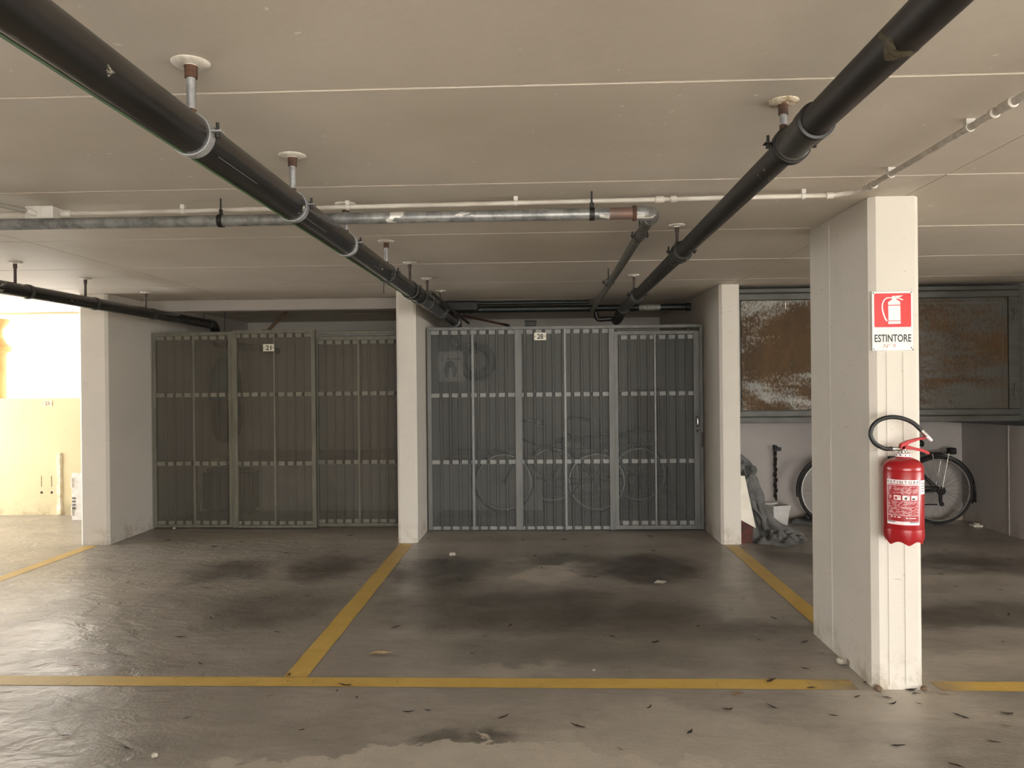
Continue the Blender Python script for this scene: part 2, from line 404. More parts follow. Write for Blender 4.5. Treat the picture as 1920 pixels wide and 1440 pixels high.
# ------------------------------------------------------------------ ceiling of precast panels with V joints
ceil = struct('ceiling', G().box(-8, 8, -4.15, 10.1, HC + .012, HC + .2), m_ceil)
xs = [-8.0, -5.6, -2.9, 1.65, 4.6, 8.0]
ysj = [-4.0, -3.1, -2.05, -1.0, .05, 1.10, 2.135, 3.18, 4.245, 5.28, 6.32, 7.62, 8.9, 10.1]
for i in range(len(xs) - 1):
    for j in range(len(ysj) - 1):
        x0, x1, y0, y1 = xs[i], xs[i + 1], ysj[j], ysj[j + 1]; e = .0005; c = .008; ex = .001; cx = .0025
        zz = HC + R.uniform(.0003, .002)
        lo = [(x0 + ex + cx, y0 + e + c, zz), (x1 - ex - cx, y0 + e + c, zz), (x1 - ex - cx, y1 - e - c, zz), (x0 + ex + cx, y1 - e - c, zz)]
        mi = [(x0 + ex, y0 + e, zz + .0105), (x1 - ex, y0 + e, zz + .0105), (x1 - ex, y1 - e, zz + .0105), (x0 + ex, y1 - e, zz + .0105)]
        obj('ceiling_panel', G().add(lo + mi, [(0, 1, 2, 3), (0, 4, 5, 1), (1, 5, 6, 2), (2, 6, 7, 3), (3, 7, 4, 0)]), m_ceil, ceil)

# ------------------------------------------------------------------ walls
def wall(name, x0, x1, y0, y1, z0=0, z1=HC, mat=None, bevel=0): return struct(name, G().box(x0, x1, y0, y1, z0, z1), mat or m_wall, bevel=bevel)
wall('wall_back', -4.10, 1.70, 9.95, 10.1, 0, HC, m_pillar)
wall('wall_back_right', 1.70, 8, 7.77, 7.92)
wr = wall('wall_right', 4.15, 4.33, 5.6, 7.77)
obj('wall_joint', G().box(4.143, 4.152, 7.0, 7.02, 0, 1.2), m_wall, wr)
ww = wall('wall_back_left', -8, -4.10, 8.25, 8.45, 0, 1.282, m_cream)
wall('trim_1', -8, -4.10, 8.25, 8.45, 2.205, HC, m_cream)
wall('wall_left', -8.15, -8, -4, 5.4); wall('wall_left_far', -8.15, -8, 7.8, 8.45)
wall('wall_entrance_left', -8, -1.4, -4.15, -4); wall('wall_entrance_right', 4.0, 8, -4.15, -4); wall('wall_entrance_top', -1.4, 4.0, -4.15, -4, 2.04, HC)
wall('wall_right_near', 8, 8.15, -4, -1.5); wall('wall_right_far', 8, 8.15, 2.7, 7.92); wall('wall_right_top', 8, 8.15, -1.5, 2.7, 2.1, HC)
wall('trim_2', -3.835, -1.275, 7.25, 7.40, 2.118, HC, m_wall, .006)
def pillar(x0, x1, y0, y1, ch, back=False):
    # plan outline with chamfered corners
    p = [(x0 + ch, y0), (x1 - ch, y0), (x1, y0 + ch), (x1, y1 - (0 if back else ch)), (x1 - (0 if back else ch), y1), (x0 + (0 if back else ch), y1), (x0, y1 - (0 if back else ch)), (x0, y0 + ch)]
    q = []
    for a in p:
        if a not in q: q.append(a)
    n = len(q); g = G(); zs = [0, .4, .8, 1.2, 1.6, 2.0, HC]
    g.ring_tube([[(x, y, z) for x, y in q] for z in zs])
    return struct('pillar', g, m_pillar)
near = pillar(1.488, 1.712, 3.53, 4.33, .026)
for zx in (1.555, 1.628):                                      # board-mark ridges of the shuttering
    obj('board_mark', G().box(zx, zx + .0025, 3.5275, 3.531, .02, 1.52), m_pillar, near)
obj('board_mark', G().box(1.485, 1.489, 4.02, 4.026, .02, HC - .03), m_pillar, near)
pillar(1.527, 1.70, 6.64, 9.95, .022, True)
pillar(-1.275, -1.10, 6.73, 9.95, .022, True)
pillar(-4.10, -3.84, 6.67, 9.95, .022, True)

# plaster chase and holes on the low window wall
g = G(); rows = []
for k in range(15):
    z = .005 + .675 * k / 14; w = .033 + R.uniform(-.006, .006)
    rows.append([(-5.298 - w, 8.252, z), (-5.298 - w * .7, 8.232 + R.uniform(-.004, .004), z), (-5.298 + w * .6, 8.230 + R.uniform(-.004, .004), z), (-5.298 + w, 8.252, z)])
g.strip(rows); obj('plaster_patch', g, m_plaster, ww, smooth=50)
for x in (-5.502, -5.388):
    obj('plug_hole', G().lathe([(.001, 8.247), (.014, 8.2485), (.015, 8.2505)], (x, 0, .247), 10, 'y'), m_black, ww)
    obj('drip_stain', G().box(x - .004, x + .003, 8.2485, 8.2505, .31, .43), m_wood, ww)
g = struct('ground_outside', G().box(-14, 0, 8.45, 24, -.3, .55), m_ground)
struct('ground_entrance', G().box(-12, 18, -16, -4, -.3, -.02).box(8, 18, -4, 9, -.3, -.02), m_ground)
# stone baluster column outside the window
pc = thing('garden_column', 'ochre stone column outside the bright window at the left edge', 'column', (-6.55, 9.0, .55))
obj('shaft', G().lathe([(.15, .55), (.15, .9), (.125, 1.0), (.115, 1.5), (.12, 1.82)], (-6.55, 9.0, 0), 20), m_ochre, pc, smooth=40)
obj('capital', G().lathe([(.12, 1.82), (.17, 1.84), (.17, 1.90), (.12, 1.93), (.08, 2.02), (.08, 2.1), (.15, 2.2), (.17, 2.5)], (-6.55, 9.0, 0), 20), m_ochre, pc, smooth=40)

# ------------------------------------------------------------------ number plates
def plate(parent, body, x0, x1, z0, z1, y, ink=None, base=None):
    p = obj('number_plate', G().box(x0, x1, y, y + .004, z0, z1), base or m_plate, parent, .001)
    w = x1 - x0; h = z1 - z0
    text('numerals', body, x0 + w * .24, x1 - w * .24, z0 + h * .16, z1 - h * .16, y - .0008, ink or m_ink, p, wide=.025)
    for x in (x0 + w * .1, x1 - w * .1):
        obj('rivet', G().lathe([(.0045, y + .002), (.0045, y - .0015), (.001, y - .003)], (x, 0, (z0 + z1) / 2), 8, 'y'), m_ink, p)
    return p
tp = thing('number_sign', 'pale plate with 25 on the cream wall under the bright window', 'sign', (-5.422, 8.248, 1.225))
plate(tp, '25', -5.475, -5.369, 1.197, 1.257, 8.2445, m_ink25, plain('cream_plate', (206, 194, 166), None, .5))

# ------------------------------------------------------------------ gates of corrugated perforated sheet
def sheet(parent, x0, x1, z0, z1, y, mat, phase=0.0, pitch=.0893, rw=.028, rd=.014):
    pts = [x0]; prof = [(x0, y)]
    k = math.ceil((x0 - phase) / pitch)
    while phase + k * pitch + rw + .006 < x1:
        a = phase + k * pitch
        if a > x0 + .003: prof += [(a, y), (a + .004, y - rd), (a + rw - .004, y - rd), (a + rw, y)]
        k += 1
    prof.append((x1, y))
    return obj('perforated_sheet', G().strip([[(px, py, z) for px, py in prof] for z in (z0, z1)]), mat, parent, fix=False)
def ribbon(parent, x0, x1, z0, z1, y, mat, phase, pitch, rw, yf=.006):
    prof = [(x0, y - yf)]; k = math.ceil((x0 - phase) / pitch)
    while phase + k * pitch + rw + .006 < x1:
        a = phase + k * pitch
        if a > x0 + .003: prof += [(a - .001, y - yf), (a, y + .010), (a + rw, y + .010), (a + rw + .001, y - yf)]
        k += 1
    prof.append((x1, y - yf)); g = G()
    g.ring_tube([[(px, py, z0), (px, py, z1), (px, py + .004, z1), (px, py + .004, z0)] for px, py in prof])
    return obj('cross_bar', g, mat, parent)
def bar(name, parent, x0, x1, y0, y1, z0, z1, mat, bev=.002): return obj(name, G().box(x0, x1, y0, y1, z0, z1), mat, parent, bev)

YG = 7.30
g28 = thing('storage_gate', 'grey perforated metal gate marked 28 between the middle and right pillars', 'gate', (.2, YG, 0))
bar('top_rail', g28, -1.085, 1.515, YG - .02, YG + .02, 1.905, 1.935, m_frame28)
bar('side_post', g28, -1.085, -1.045, YG - .02, YG + .02, .006, 1.905, m_frame28)
bar('side_post', g28, 1.485, 1.515, YG - .02, YG + .02, .006, 1.905, m_frame28)
bar('centre_post', g28, -.250, -.183, YG - .028, YG + .02, .006, 1.905, m_frame28)
bar('centre_post', g28, .636, .690, YG - .028, YG + .02, .006, 1.905, m_frame28)
bar('bottom_rail', g28, -1.045, -.250, YG - .006, YG + .02, .006, .04, m_bar)
bar('bottom_rail', g28, -.183, .636, YG - .006, YG + .02, .006, .04, m_bar)
for (a, b) in ((-1.045, -.250), (-.183, .636)):
    sheet(g28, a, b, .006, 1.905, YG, m_sheet28, .012)
    for z in (.632, 1.268): ribbon(g28, a, b, z, z + .038, YG, m_bar, .012, .0893, .028)
    ribbon(g28, a, b, 1.865, 1.903, YG, m_bar, .012, .0893, .028, .004)
bar('stiffener', g28, -.662, -.638, YG - .022, YG, .006, 1.905, m_tbar)
bar('stiffener', g28, .214, .236, YG - .022, YG, .006, 1.905, m_tbar)
plate(g28, '28', -.062, .050, 1.801, 1.873, YG - .030)
door = obj('sliding_door', G().box(.69, .722, YG - .028, YG + .015, .012, 1.875).box(1.428, 1.482, YG - .028, YG + .015, .012, 1.875)
           .box(.722, 1.428, YG - .028, YG + .015, 1.845, 1.875).box(.722, 1.428, YG - .028, YG + .015, .012, .048), m_frame28, g28)
sheet(door, .722, 1.428, .048, 1.845, YG - .004, m_sheet28, .012)
for z in (.632, 1.268): ribbon(door, .722, 1.428, z, z + .038, YG - .004, m_bar, .012, .0893, .028)
for z in (.05, 1.80): ribbon(door, .722, 1.428, z, z + .038, YG - .004, m_bar, .012, .0893, .028, .004)
bar('stiffener', door, 1.060, 1.080, YG - .024, YG, .048, 1.845, m_tbar)
hd = obj('pull_handle', G().tube(smooth_path([(1.456, YG - .028, 1.065), (1.456, YG - .055, 1.06), (1.456, YG - .06, 1.02), (1.456, YG - .055, .985), (1.456, YG - .028, .98)], 5), .012, 8), m_chrome, door, smooth=50)
obj('lock_plate', G().box(1.443, 1.470, YG - .034, YG - .028, .91, 1.10), m_frame28, door, .002)
obj('lock_cylinder', G().lathe([(.010, YG - .034), (.010, YG - .042), (.002, YG - .043)], (1.456, 0, .935), 10, 'y'), m_black, door)
bar('door_stop', g28, 1.36, 1.40, YG - .032, YG - .02, 1.872, 1.895, m_black)
bar('door_stop', g28, .695, .715, YG - .032, YG - .02, 1.872, 1.895, m_black)
bar('strike_plate', g28, 1.496, 1.514, YG - .026, YG - .018, .78, .92, m_roddark)

YH = 7.45
g21 = thing('storage_gate', 'olive grey perforated metal gate marked 21 at the left bay', 'gate', (-2.6, YH, 0))
def leaf(x0, x1, z1, y, nm, parent, fw=.03, mid=None, phase=0.0):
    fr = obj(nm, G().box(x0, x0 + fw, y - .02, y + .015, .012, z1).box(x1 - fw, x1, y - .02, y + .015, .012, z1)
             .box(x0 + fw, x1 - fw, y - .02, y + .015, z1 - .032, z1).box(x0 + fw, x1 - fw, y - .02, y + .015, .012, .036), m_frame21, parent)
    a, b = x0 + fw, x1 - fw
    sheet(fr, a, b, .036, z1 - .032, y, m_sheet21, phase, .0868, .025, .011)
    for z in (.617, 1.292): ribbon(fr, a, b, z, z + .040, y, m_bar21, phase, .0868, .025)
    for z in (.038, z1 - .072): ribbon(fr, a, b, z, z + .036, y, m_bar21, phase, .0868, .025, .003)
    bar('stiffener', fr, mid - .010, mid + .010, y - .014, y, .036, z1 - .032, m_frame21)
    return fr
leaf(-3.825, -3.036, 1.928, YH, 'fixed_leaf', g21, .032, -3.418, .02)
bar('centre_post', g21, -3.034, -3.012, YH - .03, YH + .02, .006, 1.935, m_frame21)
d1 = leaf(-3.008, -2.197, 1.940, YH - .03, 'door_leaf', g21, .040, -2.604, .01)
d2 = leaf(-2.215, -1.285, 1.872, YH + .06, 'sliding_leaf', g21, .018, -1.797, .03)
bar('top_track', g21, -2.197, -1.285, YH + .0, YH + .10, 1.893, 1.922, m_frame21)
bar('track_lip', g21, -2.19, -1.285, YH - .006, YH, 1.880, 1.892, m_bar)
bar('bottom_track', g21, -2.19, -1.285, YH + .02, YH + .11, .004, .012, m_frame21)
plate(g21, '21', -2.705, -2.597, 1.732, 1.801, YH - .056)

# ------------------------------------------------------------------ overhead pipes
def ycyl(x, z, r, y0, y1, n=28):
    return G().lathe([(r, y0), (r, y1)], (x, 0, z), n, 'y')
def hanger(parent, x, y, ztop_pipe, rodr, fr, rod_m, fl_m, rust=True, top=HC):
    obj('ceiling_flange', G().lathe([(.001, top - .012), (fr * .28, top - .012), (fr * .35, top - .007), (fr * .9, top - .006), (fr, top - .002), (fr, top + .001)], (x, y, -.001), 24), fl_m, parent, smooth=40)
    obj('rod_socket', G().lathe([(rodr * 1.35, top - .040), (rodr * 1.4, top - .014), (rodr * 1.5, top - .010)], (x, y, 0), 14), m_rust if rust else rod_m, parent, smooth=40)
    obj('hanger_rod', G().lathe([(rodr, ztop_pipe + .012), (rodr, top - .036)], (x, y, 0), 14), rod_m, parent, smooth=40)
    obj('rod_nut', G().lathe([(rodr * 1.1, ztop_pipe - .003), (rodr * 1.15, ztop_pipe + .014)], (x, y, 0), 6), m_rust if rust else rod_m, parent)
def clamp(parent, x, z, r, y, w, mat, bolts=(1,), boltmat=None):
    c = obj('pipe_clamp', G().lathe([(r + .0005, y - w / 2), (r + .0045, y - w / 2), (r + .0045, y + w / 2), (r + .0005, y + w / 2)], (x, 0, z), 32, 'y', caps=False), mat, parent, smooth=30)
    for s in bolts:
        obj('clamp_ear', G().box(x + s * (r + .002) - .002, x + s * (r + .028) + .002 if s > 0 else x + s * (r + .002) + .002, y - w / 2, y + w / 2, z + .004, z + .008) if s > 0 else G().box(x - r - .028, x - r, y - w / 2, y + w / 2, z + .004, z + .008), mat, c, .001)
        obj('clamp_bolt', G().lathe([(.007, z - .008), (.007, z + .002), (.0045, z + .003), (.0045, z + .03)], (x + s * (r + .016), y, 0), 8), boltmat or m_black, c)
    return c
# left black drain pipe
XL, ZL, RL = -.885, 2.040, .0515
pL = thing('drain_pipe', 'long black plastic drain pipe with green stripe crossing the ceiling from upper left', 'pipe', (XL, 0, ZL))
obj('pipe_run', ycyl(XL, ZL, RL, -3.9, 5.30), m_pipe, pL, smooth=40)
obj('pipe_run', ycyl(XL, ZL, RL, 5.50, 7.9), m_pipe, pL, smooth=40)
obj('coupling', G().lathe([(RL, 5.24), (RL + .010, 5.26), (RL + .010, 5.30), (RL + .005, 5.31), (RL + .005, 5.50), (RL + .010, 5.51), (RL + .010, 5.54), (RL, 5.56)], (XL, 0, ZL), 32, 'y', caps=False), m_pipe, pL, smooth=30)
a0, a1 = math.radians(238), math.radians(264)
obj('green_stripe', G().strip([[(XL + (RL + .0006) * math.cos(a0 + (a1 - a0) * k / 6), y, ZL + (RL + .0006) * math.sin(a0 + (a1 - a0) * k / 6)) for k in range(7)] for y in (-3.9, 5.22)]), m_green, pL)
aw = math.radians(318)
for (y0, y1) in ((2.0, 2.28), (2.75, 3.02), (3.9, 4.05)):
    obj('white_print_line', G().strip([[(XL + (RL + .0006) * math.cos(aw + d), y, ZL + (RL + .0006) * math.sin(aw + d)) for d in (-.018, .018)] for y in (y0, y1)]), m_grey, pL)
for k, y in enumerate((1.93, 2.73, 3.48, 4.40, 5.19, 5.99, 6.80)):
    hanger(pL, XL, y, ZL + RL, .0115 if k < 4 else .009, .048, m_rod if k < 4 else m_roddark, m_flange, k < 4)
    if k != 4: clamp(pL, XL, ZL, RL, y, .03, m_rod if k < 3 else m_coup)
clamp(pL, XL, ZL, RL + .006, 5.19, .03, m_coup)
clamp(pL, XL, ZL, RL + .004, 5.62, .03, m_coup)
obj('cable_tie', G().tube(smooth_path([(XL - .045, 4.55, ZL - .03), (XL - .05, 4.56, ZL - .06), (XL - .047, 4.55, ZL - .10)], 4), .003, 5), m_hose, pL)
obj('slim_pipe_run', ycyl(XL + .075, ZL + .035, .014, 5.65, 8.6, 12), m_pipe2, pL, smooth=40)
obj('pipe_elbow', G().tube(smooth_path([(XL, 7.88, ZL), (XL, 8.0, ZL - .005), (XL, 8.06, ZL - .05), (XL, 8.07, ZL - .16)], 5), .060, 20), m_pipe, pL, smooth=50)
obj('pipe_tail', G().tube(smooth_path([(XL, 8.07, ZL - .15), (XL, 8.10, ZL - .20), (XL, 8.18, ZL - .22), (XL, 9.80, ZL - .23)], 5), .05, 16), m_pipe, pL, smooth=50)
# right black drain pipe, falling slightly towards the gate
XR, RR_ = .745, .0425
def zr(y): return 2.100 - .0075 * (y - 1.6)
pR = thing('drain_pipe', 'long brown-black drain pipe crossing the ceiling from upper right to gate 28', 'pipe', (XR, 0, 2.08))
obj('pipe_run', G().tube([(XR, -3.9, zr(-3.9)), (XR, 2.13, zr(2.13))], RR_, 28), m_pipe2, pR, smooth=40)
obj('pipe_run', G().tube([(XR, 2.2, zr(2.2)), (XR, 7.10, zr(7.1))], RR_ - .003, 28), m_pipe2, pR, smooth=40)
def rsleeve(nm, prof, mat): obj(nm, G().tube([(XR, y, zr(y)) for r, y in prof], [r for r, y in prof], 32, caps=False), mat, pR, smooth=30)
rsleeve('coupling', [(RR_ - .002, 2.10), (RR_ + .0075, 2.11), (RR_ + .0075, 2.145), (RR_ + .003, 2.15), (RR_ + .004, 2.28), (RR_ + .009, 2.285), (RR_ + .009, 2.33), (RR_ - .004, 2.35)], m_coup)
rsleeve('rubber_ring', [(RR_ + .001, 2.088), (RR_ + .0085, 2.09), (RR_ + .0085, 2.108), (RR_ + .001, 2.11)], m_hose)
rsleeve('coupling', [(RR_ - .004, 4.02), (RR_ + .007, 4.03), (RR_ + .007, 4.18), (RR_ - .004, 4.2)], m_coup)
rsleeve('coupling', [(RR_ - .004, 5.93), (RR_ + .008, 5.95), (RR_ + .008, 6.10), (RR_ - .004, 6.12)], m_coup)
g = G(); rows = []
for k in range(25):
    a = math.radians(150 + 190 * k / 24); w = .004 + .012 * max(0, math.sin(k * .26 - 1.2)) + R.uniform(0, .004); yy = 1.60 + .012 * math.sin(k * .7)
    rows.append([(XR + (RR_ + .0006) * math.cos(a), yy - w * 1.8, zr(1.6) + (RR_ + .0006) * math.sin(a)), (XR + (RR_ + .0006) * math.cos(a), yy + w, zr(1.6) + (RR_ + .0006) * math.sin(a))])
g.strip(rows); obj('glue_smear', g, plain('dried_glue', (96, 88, 68), (60, 54, 42), .7, 0, 60), pR, smooth=60)
for y, fm, dark in ((2.305, m_flangerust, False), (4.09, m_flange, True), (5.97, m_flange, True)):
    hanger(pR, XR - .022, y, zr(y) + RR_ + .003, .0105 if not dark else .008, .045, m_rod if not dark else m_roddark, fm, not dark)
    clamp(pR, XR, zr(y), RR_ + .009, y, .028, m_black, (1, -1))
zz = zr(7.1)
obj('pipe_elbow', G().tube(smooth_path([(XR, 6.95, zr(6.95)), (XR, 7.15, zz - .012), (XR, 7.42, zz - .045), (XR, 7.62, zz - .05)], 6), .047, 20), m_pipe2, pR, smooth=50)
obj('side_branch', G().tube(smooth_path([(XR - .04, 7.57, zz - .04), (XR - .10, 7.58, zz - .04), (XR - .18, 7.58, zz - .04), (XR - .20, 7.58, zz + .0), (XR - .20, 7.58, zz + .03)], 5), .024, 14), m_pipe2, pR, smooth=50)
# far left black pipe
XK, ZK, RK = -3.45, 2.046, .045
pK = thing('drain_pipe', 'slim black drain pipe along the left wall ending above gate 21', 'pipe', (XK, 4, ZK))
obj('pipe_run', ycyl(XK, ZK, RK, -3.9, 7.90, 24), m_pipe, pK, smooth=40)
obj('pipe_elbow', G().tube(smooth_path([(XK, 7.88, ZK), (XK, 7.97, ZK - .004), (XK, 8.03, ZK - .05), (XK, 8.035, ZK - .13)], 5), .049, 18), m_pipe, pK, smooth=50)
obj('pipe_tail', G().tube(smooth_path([(XK, 8.035, ZK - .12), (XK, 8.06, ZK - .17), (XK, 8.14, ZK - .19), (XK, 9.94, ZK - .20)], 5), .042, 16), m_pipe, pK, smooth=50)
for y in (2.0, 3.4, 4.93, 5.71, 6.60, 7.75):
    hanger(pK, XK, y, ZK + RK, .009, .042, m_roddark, m_flange, False)
    clamp(pK, XK, ZK, RK, y + .12, .03, m_coup, ())
# galvanised water pipe with its branch
ZV = 2.125
pV = thing('water_pipe', 'galvanised water pipe running sideways under the ceiling, turning at a right-hand elbow', 'pipe', (-1.0, 3.33, ZV))
obj('pipe_run', G().lathe([(.025, -5.4), (.025, .40)], (0, 3.33, ZV), 20, 'x'), m_galv, pV, smooth=40)
obj('rust_sleeve', G().lathe([(.0255, .30), (.0255, .41)], (0, 3.33, ZV), 20, 'x', caps=False), plain('rusty_galvanised', (126, 98, 86), (104, 92, 86), .6, .3, 18), pV, smooth=40)
obj('elbow_collar', G().lathe([(.026, .398), (.033, .400), (.033, .415), (.026, .417)], (0, 3.33, ZV), 20, 'x'), m_rust, pV, smooth=30)
obj('elbow', G().tube(smooth_path([(.40, 3.33, ZV), (.445, 3.33, ZV), (.476, 3.345, ZV - .001), (.49, 3.385, ZV - .002), (.49, 3.43, ZV - .003)], 6), [.031] * 25, 18), m_galv, pV, smooth=50)
obj('branch_pipe', G().tube([(.490, 3.40, ZV), (.500, 5.2, ZV - .008), (.505, 7.50, ZV - .018)], .024, 18), m_galv2, pV, smooth=40)
for x in (-1.40, .225):
    obj('pipe_bracket', G().lathe([(.004, ZV + .02), (.004, HC - .002)], (x, 3.33, 0), 6).lathe([(.009, ZV + .024), (.009, ZV + .05)], (x, 3.33, 0), 6).lathe([(.0255, x - .011), (.0285, x - .011), (.0285, x + .011), (.0255, x + .011)], (0, 3.33, ZV), 18, 'x', caps=False), m_black, pV)
for y in (3.82, 5.60):
    b = obj('branch_clamp', G().lathe([(.025, y - .012), (.0285, y - .012), (.0285, y + .012), (.025, y + .012)], (.493, 0, ZV - .004), 18, 'y', caps=False).box(.489, .497, y - .004, y + .004, ZV + .02, HC - .001), m_black, pV)
    for s in (-1, 1): obj('clamp_bolt', G().box(.493 + s * .026, .493 + s * .044, y - .008, y + .008, ZV - .008, ZV).lathe([(.0035, ZV - .016), (.0035, ZV + .016)], (.493 + s * .037, y, 0), 8), m_black, b)
# dark header pipe at the back above gate 28
pH = thing('header_pipe', 'dark teal header pipe lying across the top behind gate 28', 'pipe', (.2, 7.72, 2.15))
obj('pipe_run', G().lathe([(.032, -1.0), (.032, 1.46)], (0, 7.72, 2.140), 20, 'x'), m_dkpipe, pH, smooth=40)
obj('end_cap', G().lathe([(.034, 1.44), (.040, 1.445), (.040, 1.49), (.03, 1.495)], (0, 7.72, 2.140), 16, 'x'), m_black, pH, smooth=40)
obj('pipe_run', G().lathe([(.016, -1.05), (.016, .49)], (0, 7.66, 2.196), 14, 'x'), m_dkpipe, pH, smooth=40)
obj('junction_body', G().box(-.98, -.62, 7.60, 7.80, 2.12, 2.215), m_black, pH, .01)
for x in (-.70, .92): obj('pipe_saddle', G().lathe([(.0325, x - .02), (.036, x - .02), (.036, x + .02), (.0325, x + .02)], (0, 7.72, 2.140), 18, 'x', caps=False).box(x - .005, x + .005, 7.715, 7.725, 2.17, HC - .001), m_black, pH)
obj('white_tape', G().lathe([(.0325, .98), (.0325, 1.19)], (0, 7.72, 2.140), 20, 'x', caps=False), plain('dusty_pipe_tape', (150, 150, 140), (110, 112, 104), .5, 0, 30), pH, smooth=40)
# electrical conduit and junction box
ZQ = HC - .028
pQ = thing('conduit', 'thin white electrical conduit clipped along the ceiling joint and turning right', 'conduit', (-.5, 3.42, ZQ))
obj('conduit_run', G().tube([(-2.149, 3.4545, ZQ), (1.24, 3.375, ZQ)], .0108, 12), m_conduit, pQ, smooth=40)
obj('conduit_bend', G().tube(smooth_path([(1.23, 3.375, ZQ), (1.285, 3.365, ZQ), (1.34, 3.32, ZQ), (1.362, 3.25, ZQ), (1.365, 3.2, ZQ)], 6), .011, 12), m_conduit, pQ, smooth=40)
obj('conduit_run', G().tube([(1.365, 3.2, ZQ), (1.378, 1.0, ZQ), (1.38, -3.9, ZQ)], .0115, 12), m_conduit, pQ, smooth=40)
for x0, x1 in ((.505, .545), (.57, .60), (1.235, 1.27)):
    yy = 3.455 - (x0 + 2.17) * .0235
    obj('conduit_coupling', G().lathe([(.0125, x0), (.016, x0 + .003), (.016, x1 - .003), (.0125, x1)], (0, yy, ZQ), 14, 'x'), m_conduit, pQ, smooth=30)
for y0, y1 in ((2.27, 2.33), (2.36, 2.38), (3.20, 3.235)):
    obj('conduit_coupling', G().lathe([(.0125, y0), (.0165, y0 + .003), (.0165, y1 - .003), (.0125, y1)], (1.369, 0, ZQ), 14, 'y'), m_conduit, pQ, smooth=30)
for x in (-1.62, -.86, -.105, 1.14):
    yy = 3.455 - (x + 2.17) * .0235
    obj('conduit_clip', G().lathe([(.0118, x - .007), (.0148, x - .007), (.0148, x + .007), (.0118, x + .007)], (0, yy, ZQ), 14, 'x', caps=False).box(x - .009, x + .009, yy - .014, yy + .010, ZQ + .01, HC - .001), m_whiteplastic, pQ)
for y in (2.50, 3.05):
    obj('conduit_clip', G().lathe([(.0118, y - .007), (.0148, y - .007), (.0148, y + .007), (.0118, y + .007)], (1.368, 0, ZQ), 14, 'y', caps=False).box(1.354, 1.382, y - .009, y + .009, ZQ + .01, HC - .001), m_whiteplastic, pQ)
bx = thing('junction_box', 'white square junction box on the ceiling at left with conduits entering it', 'box', (-2.26, 3.44, HC))
obj('box_body', G().box(-2.325, -2.195, 3.385, 3.50, HC - .062, HC - .001), m_whiteplastic, bx, .006)
obj('box_lid', G().box(-2.328, -2.192, 3.382, 3.503, HC - .072, HC - .062), m_whiteplastic, bx, .004)
obj('inlet', G().lathe([(.014, -2.196), (.017, -2.19), (.017, -2.155), (.013, -2.15)], (0, 3.455, ZQ), 14, 'x'), m_whiteplastic, bx, smooth=40)
obj('inlet', G().tube([(-2.275, 3.39, ZQ - .012), (-2.29, 3.345, ZQ - .006)], .014, 12), m_whiteplastic, bx, smooth=40)
t2 = thing('conduit', 'grey conduit running from the junction box to the upper left', 'conduit', (-2.6, 2.6, ZQ))
obj('conduit_run', G().tube([(-2.285, 3.36, ZQ - .008), (-2.46, 2.9, ZQ), (-3.9, -1.0, ZQ)], .0105, 12), plain('grey_conduit_plastic', (150, 146, 138), (136, 131, 122), .5), t2, smooth=40)
t3 = thing('conduit', 'wide white conduit running from the junction box to the left edge', 'conduit', (-4, 3.46, ZQ))
obj('conduit_run', G().tube([(-5.4, 3.475, ZQ - .002), (-2.325, 3.46, ZQ - .002)], .018, 12), m_conduit, t3, smooth=40)
br = thing('brace', 'slanted brownish wooden brace above the door of gate 21', 'brace', (-2.62, 7.6, 1.94))
obj('strut', G().tube([(-2.70, 7.55, 1.955), (-2.60, 7.95, HC)], .018, 8), m_wood, br)
obj('foot_plate', G().box(-2.735, -2.665, 7.44, 7.58, 1.9415, 1.950), m_wood, br, .002)
rp = thing('pole', 'thin red-brown pole slanting above the left end of gate 28', 'pole', (-.6, 7.7, 1.94))
obj('rod', G().tube([(-.80, 7.95, 2.10), (-.30, 7.33, 1.947)], .011, 8), m_rustpole, rp)
obj('end_ferrule', G().tube([(-.36, 7.404, 1.965), (-.30, 7.33, 1.947)], .0125, 8), m_black, rp)
db = thing('box', 'small dark box perched on the top rail of gate 28 near its middle', 'box', (-.09, 7.42, 1.936))
obj('case', G().box(-.15, -.045, 7.30, 7.50, 1.936, 1.985), m_black, db, .004)
obj('lid', G().box(-.153, -.042, 7.297, 7.503, 1.985, 1.992), m_black, db, .002)

# ------------------------------------------------------------------ rusty cabinet in the right bay
YC = 6.75; cz0, cz1 = 1.030, 2.195
cab = thing('wall_cabinet', 'big rusty grey steel cabinet hanging in the right bay behind the pillar', 'cabinet', (2.9, YC, cz0))
obj('carcass', G().box(1.702, 4.148, YC + .03, 7.768, cz0 + .005, cz1), m_cabf, cab)
for z0, z1, d in ((2.158, 2.195, .012), (2.098, 2.152, .0), (1.086, 1.136, .0), (1.030, 1.080, .014)):
    obj('frame_rail', G().box(1.702, 4.10, YC - d, YC + .04, z0, z1), m_cabf, cab, .004)
obj('frame_stile', G().box(4.008, 4.100, YC - .004, YC + .04, 1.137, 2.097), m_cabf, cab, .004)
obj('frame_stile', G().box(1.702, 1.735, YC - .004, YC + .04, 1.137, 2.097), m_cabf, cab, .004)
obj('frame_stile', G().box(2.70, 2.78, YC - .004, YC + .04, 1.137, 2.097), m_cabf, cab, .004)
dl = obj('cabinet_door', G().box(1.74, 2.695, YC + .004, YC + .03, 1.142, 2.092), m_cabl, cab, .003); dl['label'] = 'door with pale shiny patches among the rust'
dr = obj('cabinet_door', G().box(2.785, 4.003, YC + .004, YC + .03, 1.142, 2.092), m_cabr, cab, .003)
for (x0, x1, z0, z1) in ((3.955, 3.962, 1.17, 2.05), (2.80, 3.955, 2.045, 2.052), (2.80, 3.955, 1.168, 1.175)):
    obj('edge_fold', G().box(x0, x1, YC + .0005, YC + .006, z0, z1), m_cabf, dr)
